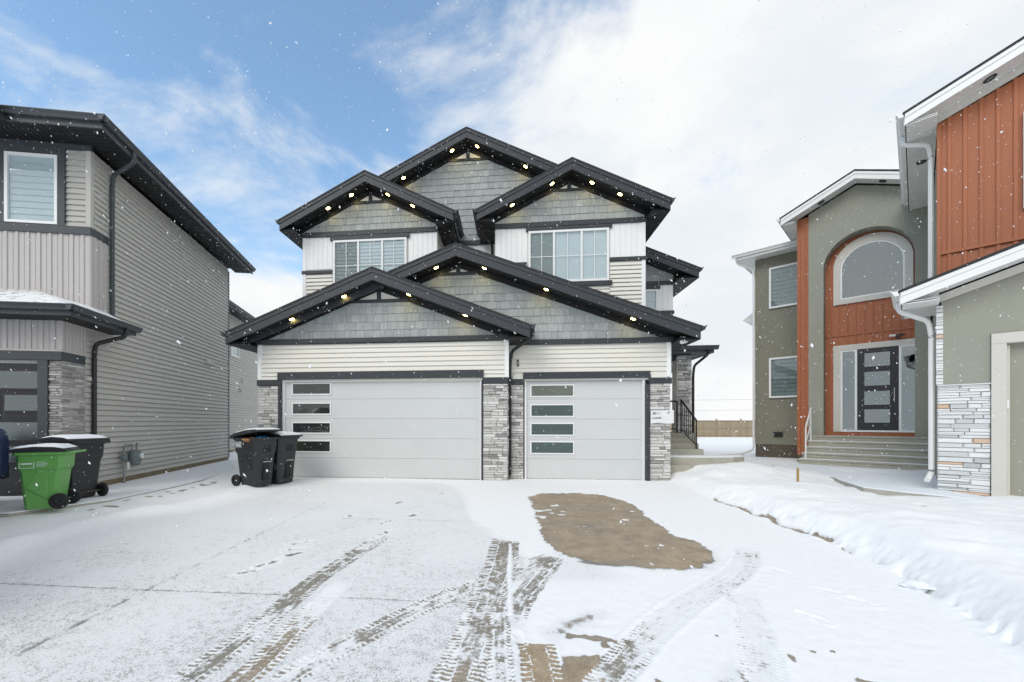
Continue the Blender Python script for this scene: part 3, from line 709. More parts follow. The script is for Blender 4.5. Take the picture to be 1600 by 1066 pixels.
        for an, arr in (('cover', cover), ('dirt', dirt)):
            at = me.attributes.new(an, 'FLOAT', 'POINT'); at.data.foreach_set('value', np.clip(arr[used], -1, 2).astype(np.float32))
        me.update(); me.validate(); me.materials.append(MATS['snow_ground'])
        o = link(nm, me)
        tag(o, {'driveway': 'concrete driveway thinly covered with snow, crossed by tyre tracks', 'snowy_ground': 'snow-covered ground and snow banks around the driveway'}[nm], nm.split('_')[-1], kind='structure')
build_ground()

# ------------------------------------------------------------------ the grey gabled house in the middle (local: u right, v back)
H = empty('gabled_house', (0, 9.75, 0), R(-6.15))
tag(H, 'pale two-storey house with dark-trimmed gables and two white garage doors', 'house')
GL, GM, GR = -5.05, 1.02, 4.67         # garage block: left edge, step between bays, right edge
# core walls
wall_m = MB()
wall_m.box(GL + .02, GM, .20, 1.7, 0, 3.25); wall_m.box(GM - .3, GR - .02, .50, 1.75, 0, 3.25)
wall_m.box(-4.70, 4.50, 2.6, 12.5, 0, 6.75); wall_m.box(-4.70, -.90, 1.62, 2.62, 2.8, 6.75); wall_m.box(.66, 4.50, 1.62, 2.63, 2.8, 6.75)
wall_m.build('wall', 'cream_siding', H)
# gable end walls behind the shakes
for nm, uc, hw, zb, zt, s, v in (('gable_wall', -2.02, 3.05, 3.2, 4.47, .39, .03), ('gable_wall', -.19, 4.84, 3.2, 5.08, .375, .33), ('gable_wall', -2.80, 1.92, 6.5, 7.62, .50, 1.63), ('gable_wall', 2.58, 1.92, 6.5, 7.62, .50, 1.63), ('gable_wall', -.1, 4.6, 6.5, 9.22, .49, 2.61)):
    m = MB(); e = zt - s * hw
    m.prism([(uc - hw, zb), (uc + hw, zb), (uc + hw, max(zb, e)), (uc, zt), (uc - hw, max(zb, e))], v, v + .12); o = m.build(nm, 'cedar_shake', H)
    if nm: GW = o
# stone piers
rest_st = MB()
for a0, a1, v in ((GL, -4.52, .0), (.44, GM - .02, .0), (GM + .04, 1.37, .3), (4.21, GR, .3)):
    p = bx('pier', 'concrete', H, a0 + .02, a1 - .02, v + .03, v + .22, -.05, 2.21)
    stones(p, 'ledge_stone', a0, a1, -.04, 2.215, v + .03, seed=int(a0 * 100) + 900, house='main', rest=rest_st, wr=(.10, .34), hr=(.045, .08))
    if a0 == .44: stones(p, 'ledge_stone', .0 + .03, .32, -.04, 2.215, a1 - .01, side=True, seed=55, house='main', rest=rest_st)
# dark trim: pier caps, door heads, jambs, bands
for a in ((GL - .02, -4.45, -.02, .2, 2.22, 2.355), (.43, GM, -.02, .2, 2.22, 2.355), (GM + .01, 1.38, .28, .5, 2.205, 2.34), (4.2, GR + .02, .28, .5, 2.205, 2.34)):
    bx('cap_trim', 'slate_trim', H, *a, bevel=.004)
bx('head_trim', 'slate_trim', H, -4.53, .45, -.045, .12, 2.36, 2.53, .005); bx('head_trim', 'slate_trim', H, 1.36, 4.22, .255, .42, 2.345, 2.49, .005)
bx('jamb_trim', 'slate_trim', H, -4.52, -4.455, -.03, .19, 0, 2.22); bx('jamb_trim', 'slate_trim', H, 4.125, 4.21, .27, .49, 0, 2.2); bx('jamb_trim', 'slate_trim', H, .4, .44, .0, .19, 0, 2.22)
bx('band', 'slate_trim', H, GL - .04, GM + .0, -.055, .03, 3.215, 3.325, .004); bx('band', 'slate_trim', H, GM + .02, GR + .05, .25, .33, 3.14, 3.255, .004)
# cream lapped siding over the doors with white corner posts
laps(H, 'cream_siding', GL + .09, GM - .09, 2.54, 3.215, .03, exp=.112); laps(H, 'cream_siding', GL + .09, -4.53, 2.36, 2.535, .03, exp=.112); laps(H, 'cream_siding', .45, GM - .09, 2.36, 2.535, .03, exp=.112)
laps(H, 'cream_siding', GM + .03, GR - .09, 2.50, 3.14, .33, exp=.112); laps(H, 'cream_siding', GM + .1, 1.36, 2.345, 2.495, .33, exp=.112); laps(H, 'cream_siding', 4.22, GR - .09, 2.345, 2.495, .33, exp=.112)
bx('infill', 'cream_siding', H, GL + .02, GM - .02, .031, .21, 2.3, 3.25); bx('infill', 'cream_siding', H, GM - .1, GR - .02, .331, .52, 2.3, 3.25)
for a in ((GL - .01, GL + .09, -.005, .2), (GM - .09, GM + .01, -.005, .3), (GR - .09, GR + .01, .295, .5)):
    bx('corner_post', 'white_board', H, *a, 2.357, 3.214, .006)
# garage doors: five sections, four lights each
def garage_door(u0, u1, v, h, lu0, lu1, rooms, lz):
    d = empty('garage_door', (u0, v, 0), 0, H); W = u1 - u0; sh = h / 5
    for i in range(5):
        m = MB().box(0, W, 0, .045, .0015 + i * sh, (i + 1) * sh - .0015); m.build('panel', 'garage_white', d, .003)
        if i > 0:
            k = i - 1; a, b = lu0 - u0, lu1 - u0; z0 = lz[k][0]; z1 = lz[k][1]
            f = MB(); t = .028
            f.box(a - t, b + t, -.022, 0, z0 - t, z0); f.box(a - t, b + t, -.022, 0, z1, z1 + t); f.box(a - t, a, -.022, 0, z0, z1); f.box(b, b + t, -.022, 0, z0, z1)
            w_ = f.build('door_light', 'white_plastic', d)
            bx('pane', 'dark_glass', w_, a, b, -.012, -.008, z0, z1); bx('backing', rooms[k], w_, a, b, -.004, -.001, z0, z1)
    bx('seal', 'rubber', d, 0, W, -.01, .04, -.006, .006)
    return d
garage_door(-4.45, .40, .10, 2.36, -4.2, -3.26, ['garage_dark'] * 4, [(.63, .87), (1.08, 1.31), (1.54, 1.78), (2.02, 2.26)])
garage_door(1.40, 4.12, .40, 2.34, 1.56, 2.52, ['teal_room', 'teal_room', 'teal_room', 'dim_room'], [(.61, .86), (1.04, 1.29), (1.48, 1.73), (1.95, 2.19)])
bx('stop_moulding', 'white_plastic', H, -4.452, -4.40, .05, .099, .0, 2.355); bx('stop_moulding', 'white_plastic', H, .36, .40, .05, .099, 0, 2.355); bx('stop_moulding', 'white_plastic', H, -4.4, .36, .05, .099, 2.32, 2.358)
bx('stop_moulding', 'white_plastic', H, 4.07, 4.12, .35, .399, .0, 2.34); bx('stop_moulding', 'white_plastic', H, 1.4, 1.44, .35, .399, 0, 2.34); bx('stop_moulding', 'white_plastic', H, 1.44, 4.07, .35, .399, 2.30, 2.344)
# roofs
OV = .5
r1, z1f = gable(H, -2.02, 3.52, 3.50, 4.82, .392, -.5, 1.63, .02, wl=GL, wr=GM, guts=(1, 1))
r2, z2f = gable(H, -.17, 5.2, 5.27, 5.40, .380, -.2, 1.64, .32, wl=None, wr=GR, guts=(0, 1))
r3, z3f = gable(H, -2.76, 2.38, 2.36, 7.99, .495, 1.12, 6.5, 1.62, wl=-4.72, wr=-.88, guts=(1, 1))
r4, z4f = gable(H, 2.60, 2.38, 2.36, 7.97, .485, 1.12, 6.5, 1.62, wl=.64, wr=4.52, guts=(1, 1))
r5, z5f = gable(H, -.16, 5.1, 5.1, 9.62, .485, 2.1, 13, 2.6, wl=-4.72, wr=4.52, guts=(1, 1))
FZ = .05 + .24 - .03      # soffit lies this far under the roof line
# frieze boards under the rake soffits, shakes, gable ornaments
def gable_face(uc, slope, zr, u0, u1, zband, v, orn_z, orn_w, rest, seed, keep=None):
    zs = zr - FZ            # soffit apex at the wall
    for s in (-1, 1):
        ue = u0 if s < 0 else u1; m = MB(); f = .13
        a, b = (ue, uc) if s < 0 else (uc, ue); za, zb = zs - slope * abs(a - uc), zs - slope * abs(b - uc)
        m.prism([(a, za), (b, zb), (b, zb - f), (a, za - f)], v - .035, v - .004); m.build('frieze', 'black_soffit', H)
    shakes(GW, uc, slope, zs - .02, u0, u1, zband, orn_z if orn_z else zs, v, rest=rest, seed=seed, keep=keep)
    if orn_z:
        hw = (zs - .13 - orn_z) / slope
        m = MB(); m.prism([(uc - hw, orn_z), (uc + hw, orn_z), (uc, zs - .13)], v - .018, v); m.build('gable_panel', 'cream_siding', H)
        bx('gable_bar', 'slate_trim', H, uc - hw - .1, uc + hw + .1, v - .042, v - .003, orn_z - .045, orn_z + .03, .004)
        bx('gable_post', 'slate_trim', H, uc - .05, uc + .05, v - .040, v - .004, orn_z + .031, zs - .10, .004)
gable_face(-2.02, .392, 4.82, GL, GM + .05, 3.33, .03, 4.20, .6, None, 11)
gable_face(-.17, .380, 5.40, -1.9, GR, 3.26, .33, 4.88, .6, None, 12, keep=lambda u, z: z > z1f(u) - .35 or u > GM + .3)
gable_face(-2.76, .495, 7.99, -4.70, -.90, 6.62, 1.62, 7.40, .45, REST_SHAKES, 13)
gable_face(2.60, .485, 7.97, .66, 4.50, 6.60, 1.62, 7.42, .45, REST_SHAKES, 14)
gable_face(-.16, .485, 9.62, -3.3, 3.2, 6.62, 2.6, 9.0, .45, REST_SHAKES, 15, keep=lambda u, z: z > (z3f(u) - .5 if u < -.38 else 0) and z > (z4f(u) - .5 if u > .2 else 0))
# lit eave lights
for uc, zr, sl, v, us in ((-2.02, 4.82, .392, -.25, (-4.05, -2.78, -1.24, .06)), (-.17, 5.40, .380, .05, (-.66, .47, 1.88, 3.78)), (-2.76, 7.99, .495, 1.36, (-3.88, -3.22, -2.2, -1.52)), (2.60, 7.97, .485, 1.36, (1.11, 2.13, 3.14, 3.83)), (-.16, 9.62, .485, 2.34, (-2.03, -.6, .13, 1.5))):
    for u in us: lamp(H, u, v, zr - FZ - sl * abs(u - uc) - .002, sl if u > uc else -sl)
# upper floor: bands, white boards, siding, windows
for a in ((-4.74, -.88, 1.555, 1.62, 6.49, 6.62), (.64, 4.54, 1.555, 1.62, 6.475, 6.60), (-.88, .64, 2.53, 2.6, 6.49, 6.62)): bx('band', 'slate_trim', H, *a, bevel=.004)
vboards(H, 'white_board', -4.68, -3.86, 5.60, 6.488, 1.62); vboards(H, 'white_board', -1.70, -.90, 4.6, 6.488, 1.62); vboards(H, 'white_board', -3.86, -1.70, 6.40, 6.488, 1.62)
vboards(H, 'white_board', .68, 1.52, 4.6, 6.473, 1.62); vboards(H, 'white_board', 3.62, 4.45, 5.60, 6.473, 1.62); vboards(H, 'white_board', 1.52, 3.62, 6.38, 6.473, 1.62)
vboards(H, 'white_board', -.88, .66, 4.9, 6.488, 2.6)
bx('infill', 'white_board', H, -4.70, -.90, 1.621, 1.64, 4.2, 6.5); bx('infill', 'white_board', H, .66, 4.50, 1.621, 1.64, 4.2, 6.5)
bx('band', 'slate_trim', H, -4.74, -3.82, 1.56, 1.62, 5.475, 5.56, .004); bx('band', 'slate_trim', H, 3.63, 4.54, 1.56, 1.62, 5.505, 5.595, .004); bx('band', 'slate_trim', H, .66, 1.50, 1.56, 1.62, 5.475, 5.56, .004)
laps(H, 'cream_siding', -4.62, -3.86, 4.3, 5.47, 1.62); laps(H, 'cream_siding', 3.63, 4.42, 4.3, 5.50, 1.62); laps(H, 'cream_siding', .68, 3.62, 4.2, 4.9, 1.62)
for a in ((-4.72, -4.62, 4.3, 6.489), (4.42, 4.52, 4.3, 6.474)): bx('corner_post', 'white_board', H, a[0], a[1], 1.585, 1.7, a[2], a[3], .006)
window(H, -3.82, -1.74, 4.95, 6.36, 1.615, mullions=(.72, 1.40), grid=(2, 2), slats=.10, darks=('blind_grey', 'blind', 'blind'))
bx('head_trim', 'slate_trim', H, -3.90, -1.66, 1.54, 1.6, 6.362, 6.475, .004)
window(H, 1.54, 3.60, 5.0, 6.36, 1.615, mullions=(.66, 1.37), grid=(2, 2), darks=('blind_grey', 'blind', 'blind'))
bx('head_trim', 'slate_trim', H, 1.48, 3.68, 1.54, 1.6, 6.362, 6.46, .004); bx('sill_trim', 'slate_trim', H, 1.48, 3.68, 1.54, 1.6, 4.88, 4.998, .004)
# downspouts
downspout(H, 'black_metal', [(1.56, -.42, 3.33), (1.54, -.42, 3.20), (1.10, .2, 2.98), (1.055, .2, 2.7), (1.055, .2, .10)], .038)
downspout(H, 'black_metal', [(-.36, 1.2, 6.68), (-.36, 1.2, 6.55), (-.72, 2.2, 6.3), (-.72, 2.5, 5.8), (-.72, 2.5, 4.4)], .038)
downspout(H, 'black_metal', [(.20, 1.2, 6.68), (.20, 1.2, 6.55), (.56, 2.2, 6.3), (.56, 2.5, 5.8), (.56, 2.5, 4.4)], .038)
# wall lamp
wl_ = bx('wall_lamp', 'black_metal', H, 1.215, 1.265, .285, .312, 2.64, 2.80, .004)
bx('lamp_glass', 'frosted_glass', wl_, 1.22, 1.26, .265, .284, 2.67, 2.76)
# foundation strip
bx('foundation', 'foundation', H, GL, -4.46, .012, .2, -.3, -.055); bx('foundation', 'foundation', H, .41, GM, .012, .2, -.3, -.055); bx('foundation', 'foundation', H, GM + .02, 1.39, .312, .5, -.3, -.055); bx('foundation', 'foundation', H, 4.13, GR, .312, .5, -.3, -.055)
# rear wing on the right with its own small gable
r6, z6f = gable(H, 3.4, 3.05, 3.02, 7.10, .445, 3.0, 7.0, 3.5, wl=None, wr=5.9, guts=(0, 1))
bx('wall', 'white_board', H, 4.4, 5.88, 3.53, 7, 2.8, 5.56)
m = MB(); m.prism([(4.3, 5.5), (5.88, 5.5), (5.88, 5.62), (4.3, 6.3)], 3.52, 3.6); m.build('gable_wall', 'cedar_shake', H)
shakes(GW, 3.4, .445, 7.10 - FZ, 4.55, 5.90, 5.55, 6.4, 3.52, rest=REST_SHAKES, seed=16)
bx('band', 'slate_trim', H, 4.5, 5.92, 3.46, 3.52, 5.43, 5.545, .004); bx('band', 'slate_trim', H, 4.5, 5.92, 3.46, 3.52, 4.56, 4.66, .004)
vboards(H, 'white_board', 5.46, 5.90, 4.66, 5.43, 3.52); laps(H, 'cream_siding', 4.6, 5.9, 3.2, 4.56, 3.52)
window(H, 4.75, 5.45, 4.66, 5.30, 3.515, grid=(2, 2), back='blind'); bx('head_trim', 'slate_trim', H, 4.7, 5.52, 3.45, 3.51, 5.315, 5.40, .004)
# side porch: column, roof with snow, landing, steps, railings
col = bx('porch_column', 'concrete', H, 5.60, 5.92, 2.34, 2.66, 1.04, 3.2)
stones(col, 'ledge_stone', 5.58, 5.94, 1.05, 3.16, 2.33, seed=77, house='main', rest=rest_st)
bx('column_side', 'ledge_stone', col, 5.565, 5.599, 2.33, 2.67, 1.05, 3.16)
pr = MB(); pr.v = [(4.6, 1.80, 3.30), (6.30, 1.80, 3.30), (6.30, 4.6, 3.30), (4.6, 4.6, 3.30), (4.6, 2.9, 3.72), (5.9, 2.9, 3.72)]
pr.f = [(0, 1, 5, 4), (1, 2, 5), (2, 3, 4, 5), (3, 0, 4), (0, 3, 2, 1)]; pro = pr.build('porch_roof', 'roof_snow', H)
bx('fascia', 'slate_trim', pro, 4.6, 6.28, 1.80, 1.84, 3.12, 3.29); bx('fascia', 'slate_trim', pro, 6.24, 6.28, 1.841, 4.6, 3.12, 3.29); bx('soffit', 'black_soffit', pro, 4.6, 6.23, 1.85, 4.6, 3.13, 3.15)
gutter_u(pro, 'slate_trim', 1.798, 4.65, 6.36, 3.30); bx('beam', 'slate_trim', pro, 4.68, 5.95, 2.4, 2.58, 3.02, 3.128)
downspout(H, 'black_metal', [(6.12, 1.74, 3.2), (6.12, 1.76, 3.08), (6.0, 2.3, 2.86), (5.985, 2.34, 2.6), (5.985, 2.34, .6)], .034)
bx('landing', 'step_concrete', H, 4.69, 6.02, 2.16, 4.5, .3, 1.045, .01)
for k, (z, v) in enumerate(((.925, 1.88), (.795, 1.60), (.665, 1.32))): bx('step', 'step_concrete', H, 4.69, 5.82 + .0 * k, v, v + .29 + .0, z - .13 * (3 - k) * .8 - .1, z, .01)
bx('wall', 'cream_siding', H, 4.48, 4.69, 1.74, 6, 0, 3.2)
def walk_slab(parent, name, pts, z0, z1, snow=.025, inset=.02):
    """cast slab with a blanket of snow lying on top"""
    s = MB().prism(pts, z0, z1, 'xy').build(name, 'step_concrete', parent, .008)
    c = Vector((sum(p[0] for p in pts) / len(pts), sum(p[1] for p in pts) / len(pts)))
    q = [tuple(c + (Vector(p) - c) * (1 - inset)) for p in pts]
    MB().prism(q, z1 + .001, z1 + snow, 'xy').build('snow_layer', 'roof_snow', s if parent is None or True else parent, .008)
    return s
walk_slab(H, 'walk_slab', [(4.69, .75), (5.6, .70), (6.25, .80), (6.62, 1.05), (6.75, 1.5), (6.3, 1.3), (5.84, 1.31), (4.69, 1.31)], .20, .50)
bx('step', 'step_concrete', H, 4.70, 5.30, .62, .74, .0, .33, .01)
def rail(parent, a, b, post_a, post_b, n, mat, r=.018, balusters=True, name='railing'):
    """handrail from a to b, posts down to given z, balusters and a lower rail"""
    a, b = Vector(a), Vector(b); m = MB(); m.tube([a, b], r * 1.25, 6); rl = m.build(name, mat, parent)
    MB().tube([a, (a.x, a.y, post_a)], r, 6).build('post', mat, rl); MB().tube([b, (b.x, b.y, post_b)], r, 6).build('post', mat, rl)
    if balusters:
        la, lb = Vector((a.x, a.y, post_a + .1)), Vector((b.x, b.y, post_b + .1)); MB().tube([la, lb], r * .8, 6).build('lower_rail', mat, rl)
        for i in range(1, n):
            t = i / n; MB().tube([a.lerp(b, t), la.lerp(lb, t)], r * .5, 5).build('baluster', mat, rl)
    return rl
rail(H, (5.62, 2.2, 1.93), (5.66, 1.36, 1.38), 1.045, .665, 8, 'black_metal')
rail(H, (4.80, 2.32, 1.90), (5.56, 2.32, 1.90), 1.05, 1.05, 7, 'black_metal')
tag(rest_st.build('stone_veneer', 'ledge_stone', H), kind='stuff')
tag(REST_SHAKES.build('shake_siding', 'cedar_shake', H), kind='stuff')
# security camera under the right eave
cam_o = empty('security_camera', (H.matrix_basis @ Vector((4.86, .05, 3.14))), R(-6.15)); tag(cam_o, 'white bullet security camera under the right garage eave', 'camera')
MB().lathe([(.05, 0), (.05, .05), (.03, .07)], 14).build('base', 'white_plastic', cam_o, smooth=True)
MB().tube([(0, 0, .01), (-.02, -.05, -.04)], .014, 8).build('bracket', 'white_plastic', cam_o)
MB().tube([(.05, .02, -.02), (-.10, -.12, -.07)], .042, 12).build('body', 'white_plastic', cam_o, smooth=True)
# paper notice taped to the pier
pp = empty('paper_notice', (H.matrix_basis @ Vector((4.215, .245, 1.30))), R(-6.15)); tag(pp, 'white paper notice with handwriting taped to the rightmost stone pier', 'notice')
m = MB(); k = 8
for i in range(k):
    x0, x1 = i / k * .50, (i + 1) / k * .50; y = lambda x: -.006 - .008 * math.sin(x * 9); e = lambda x: .012 * math.sin(x * 12)
    m.quad((x0, y(x0), 0 + e(x0) - x0 * -.03), (x1, y(x1), 0 + e(x1) + x1 * .03), (x1, y(x1), .29 + x1 * .03), (x0, y(x0), .29 + x0 * .03))
so = m.build('sheet', 'paper', pp); sm_ = so.modifiers.new('thick', 'SOLIDIFY'); sm_.thickness = .002
def text_mesh(s, size, mat, parent, loc, rot, name='lettering'):
    cu = bpy.data.curves.new('t', 'FONT'); cu.body = s; cu.size = size; cu.extrude = .001; cu.shear = .15
    t = bpy.data.objects.new('t', cu); COL.objects.link(t); dg = bpy.context.evaluated_depsgraph_get()
    me = bpy.data.meshes.new_from_object(t.evaluated_get(dg)); bpy.data.objects.remove(t); me.materials.clear(); me.materials.append(MATS[mat])
    return link(name, me, parent, loc, rot=rot)
text_mesh('3611.', .085, 'ink', pp, (.02, -.02, .205), (R(90), 0, 0)); text_mesh('P', .07, 'ink', pp, (.36, -.02, .22), (R(90), 0, 0)); text_mesh('CASIMR', .06, 'ink', pp, (.02, -.02, .105), (R(90), 0, 0))

# ------------------------------------------------------------------ the taupe house on the left (local: u right, v back, side wall at u=0)
L = empty('taupe_house', (-7.29, 7.65, 0), R(7.87))
tag(L, 'taupe lap-sided house with dark eaves and a ledge-stone garage pier', 'house')
w = MB(); w.box(-7, -.012, .76, 7.28, -.2, 6.72); w.box(-7, -.012, .05, .78, -.2, 3.3); w.build('wall', 'taupe_siding', L)
# side wall
laps(L, 'taupe_siding', .54, 7.2, .13, 3.27, 0, side=True, exp=.112); laps(L, 'taupe_siding', 1.17, 7.2, 3.27, 6.62, 0, side=True, exp=.112)
bx('corner_post', 'dark_slate', L, -.05, .03, 7.2, 7.29, .1, 6.62, .004)
bx('foundation', 'foundation', L, -.3, .012, .54, 7.25, -.4, .128)
# garage front: dark frame, glazed dark door
bx('jamb_trim', 'dark_slate', L, -.37, -.205, -.03, .06, -.05, 2.449, .004); bx('head_trim', 'dark_slate', L, -6.5, .02, -.035, .06, 2.45, 2.605, .004); bx('head_trim', 'dark_slate', L, -.06, .022, .061, .56, 2.45, 2.605, .004)
gd = empty('garage_door', (-5.2, .0, 0), 0, L)
for i in range(4):
    z0 = .56 * i * 1.07; z1 = z0 + .595
    bx('panel', 'black_door', gd, 0, 4.83, .04, .08, z0 + .004, z1 - .002, .005)
for zz in ((1.94, 2.25), (1.54, 1.82), (1.01, 1.33), (.62, .90)):
    for k in range(4):
        a = 4.81 - (k + 1) * 1.2 + .09; b = 4.81 - k * 1.2
        f = MB(); t = .03; f.box(a - t, b + t * .5, .022, .0395, zz[0] - t, zz[0]); f.box(a - t, b + t * .5, .022, .0395, zz[1], zz[1] + t); f.box(a - t, a, .022, .0395, zz[0], zz[1]); f.box(b, b + t * .5, .022, .0395, zz[0], zz[1])
        fr = f.build('door_light', 'black_metal', gd); bx('pane', 'frosted_glass', fr, a, b, .028, .032, zz[0], zz[1]); bx('backing', 'teal_room', fr, a, b, .036, .039, zz[0], zz[1])
# stone pier with its return
p = bx('pier', 'concrete', L, -.2, -.03, .03, .54, -.2, 2.45); rs = MB()
stones(p, 'ledge_stone_taupe', -.205, .0, -.12, 2.447, .028, seed=21, house='left', hr=(.035, .06), wr=(.10, .22), rest=rs, depth=(.02, .05))
stones(p, 'ledge_stone_taupe', .0, .54, -.12, 2.447, -.028, side=True, seed=22, house='left', hr=(.04, .065), wr=(.14, .34), rest=rs, depth=(.02, .05))
if rs.v: tag(rs.build('stone_veneer', 'ledge_stone_taupe', L), kind='stuff')
# batten strip over the door
bx('infill', 'lilac_batten', L, -6.5, -.002, .005, .05, 2.605, 3.2); bx('infill', 'lilac_batten', L, -.06, .0, .051, .54, 2.605, 3.2)
vboards(L, 'lilac_batten', -6.5, 0, 2.64, 3.18, .004, w=.19); battens(L, 'lilac_batten', -6.5, -.02, 2.64, 3.18, -.004, pitch=.19, w=.05)
vboards(L, 'lilac_batten', 0.0, .54, 2.64, 3.18, .001, side=True, w=.18); battens(L, 'lilac_batten', 0.0, .54, 2.64, 3.18, .006, side=True, pitch=.18, w=.05)
bx('drip_edge', 'lilac_batten', L, -6.5, .03, -.04, .0, 2.607, 2.64); bx('drip_edge', 'lilac_batten', L, .0, .03, .001, .545, 2.607, 2.64)
bx('corner_post', 'lilac_batten', L, -.05, .028, -.025, .03, 2.641, 3.18, .004); bx('corner_post', 'lilac_batten', L, .0, .03, .50, .55, 2.641, 3.18, .004)
# low skirt roof round the corner
m = MB(); m.v = [(-7, -.5, 3.33), (.5, -.5, 3.33), (.5, 1.30, 3.33), (.0, 1.12, 3.62), (.0, .72, 3.62), (-.85, .715, 3.87), (-7, .715, 3.87)]
m.f = [(0, 1, 5, 6), (1, 4, 5), (1, 2, 3, 4), ]; m.v += [(-7, -.5, 3.30), (.5, -.5, 3.30), (.5, 1.30, 3.30), (0, 1.3, 3.30), (-7, .72, 3.30)]
m.f += [(7, 8, 1, 0), (8, 9, 2, 1), (7, 11, 10, 9, 8), (2, 9, 10, 3)]
sk = m.build('skirt_roof', 'snowy_shingle', L)
bx('fascia', 'dark_slate', sk, -7, .5, -.5, -.46, 3.16, 3.298); bx('fascia', 'dark_slate', sk, .46, .5, -.459, 1.28, 3.16, 3.298)
gutter_u(sk, 'dark_slate', -.502, -7, .612, 3.335); gutter(sk, 'dark_slate', .502, -.61, 1.32, 3.335, 1)
s_ = MB(); u = -6.9
while u < .44: s_.box(u, u + .105, -.455, -.0, 3.165, 3.178); u += .115
vv = -.0
while vv < 1.2: s_.box(.03, .455, vv, vv + .105, 3.165, 3.178); vv += .115
s_.build('soffit', 'black_soffit', sk)
bx('flashing', 'greige_trim', sk, -7, -.84, .69, .712, 3.85, 3.90)
# upper front: board-and-batten, band, window, siding
vboards(L, 'lilac_batten', -6.5, 0, 3.3, 5.02, .715, w=.19); battens(L, 'lilac_batten', -6.5, -.03, 3.3, 5.02, .706, pitch=.19, w=.05)
vboards(L, 'lilac_batten', .70, 1.17, 3.3, 5.02, .004, side=True, w=.16); battens(L, 'lilac_batten', .74, 1.16, 3.3, 5.02, .012, side=True, pitch=.16, w=.045)
bx('infill', 'lilac_batten', L, -6.9, -.001, .72, .78, 3.2, 5.1)
bx('band', 'dark_slate', L, -6.5, .03, .665, .715, 5.02, 5.175, .004); bx('band', 'dark_slate', L, .0, .032, .716, 1.18, 5.02, 5.175, .004)
laps(L, 'taupe_siding', -.44, -.08, 5.18, 6.72, .735, exp=.112); laps(L, 'taupe_siding', -6.5, -1.70, 5.18, 6.72, .735, exp=.112)
laps(L, 'taupe_siding', .78, 1.17, 5.18, 6.62, .004, side=True, exp=.112)
bx('corner_post', 'taupe_post', L, -.08, .018, .69, .78, 5.176, 6.72, .004); bx('corner_post', 'taupe_post', L, -.02, .02, 1.16, 1.2, 3.3, 6.62, .003)
bx('frieze', 'dark_slate', L, -6.5, .03, .68, .735, 6.68, 6.80)
for a in ((-1.70, -1.47, 5.176, 6.68), (-.555, -.43, 5.176, 6.68)): bx('window_trim', 'dark_slate', L, a[0], a[1], .67, .735, a[2], a[3], .004)
bx('window_trim', 'dark_slate', L, -1.469, -.556, .67, .735, 6.545, 6.68, .004)
window(L, -1.465, -.56, 5.19, 6.54, .735, back='blind', slats=.125, fw=.05)
# main eave and hip roof
EZ0, EZ1 = 6.78, 6.95
m = MB(); m.v = [(-8, .10, EZ1), (.60, .10, EZ1), (.60, 7.9, EZ1), (-8, 7.9, EZ1), (-8, 4.0, 8.6), (-3.3, 4.0, 8.6)]
m.f = [(0, 1, 5, 4), (1, 2, 5), (2, 3, 4, 5), (0, 3, 2, 1)]; hr_o = m.build('roof', 'roof_shingle', L)
m = MB(); m.v = [(-8, -.35, EZ1 + .002), (-.98, -.35, EZ1 + .002), (-.98, .2, EZ1 + .002), (-2.2, 1.3, 7.45), (-8, 1.3, 7.45)]; m.f = [(0, 1, 3, 4), (1, 2, 3)]; m.build('roof_step', 'roof_shingle', L)
bx('fascia', 'dark_slate', hr_o, -.98, .60, .10, .135, EZ0, EZ1 - .002); bx('fascia', 'dark_slate', hr_o, .565, .60, .136, 7.9, EZ0, EZ1 - .002)
bx('fascia', 'dark_slate', hr_o, -8, -.98, -.35, -.315, EZ0, EZ1 - .002); bx('fascia', 'dark_slate', hr_o, -1.015, -.98, -.314, .099, EZ0, EZ1 - .002)
gutter_u(hr_o, 'dark_slate', .098, -.98, .715, EZ1 + .03); gutter(hr_o, 'dark_slate', .602, -.01, 7.92, EZ1 + .03, 1); gutter_u(hr_o, 'dark_slate', -.352, -8, -.87, EZ1 + .03)
s_ = MB(); u = -7.8
while u < .0: s_.box(u, u + .105, (.136 if u > -.99 else -.31), .74, EZ0 + .006, EZ0 + .02); u += .115
vv = .136
while vv < 7.8: s_.box(.02, .564, vv, vv + .105, EZ0 + .006, EZ0 + .02); vv += .115
s_.build('soffit', 'black_soffit', hr_o)
# pipes
downspout(L, 'dark_slate', [(.63, .98, 6.88), (.62, 1.0, 6.70), (.10, 1.22, 6.52), (.075, 1.22, 6.3), (.075, 1.22, 3.42), (.10, 1.10, 3.35)], .042)
downspout(L, 'black_metal', [(.56, .86, 3.25), (.55, .84, 3.06), (.10, .70, 2.88), (.075, .70, 2.6), (.075, .70, .05)], .042)
def vent(parent, u, v, z):
    o = empty('vent', (u, v, z), R(90), parent)
    bx('flange', 'taupe_post', o, -.09, .09, -.03, 0, -.09, .09, .004); m = MB(); m.prism([(-.028, .07), (-.11, -.02), (-.11, -.05), (-.028, -.07)], -.07, .07, 'yz'); m.build('hood', 'greige_trim', o)
    return o
vent(L, .02, 5.60, 3.22); vent(L, .02, 5.86, 3.20)
bx('outlet_box', 'greige_trim', L, .024, .07, .56, .65, 2.14, 2.22, .006)
# gas meter
gm = empty('gas_meter', L.matrix_basis @ Vector((.03, 1.55, 0)), R(97.87)); tag(gm, 'grey gas meter with pipes on the taupe side wall', 'gas meter')
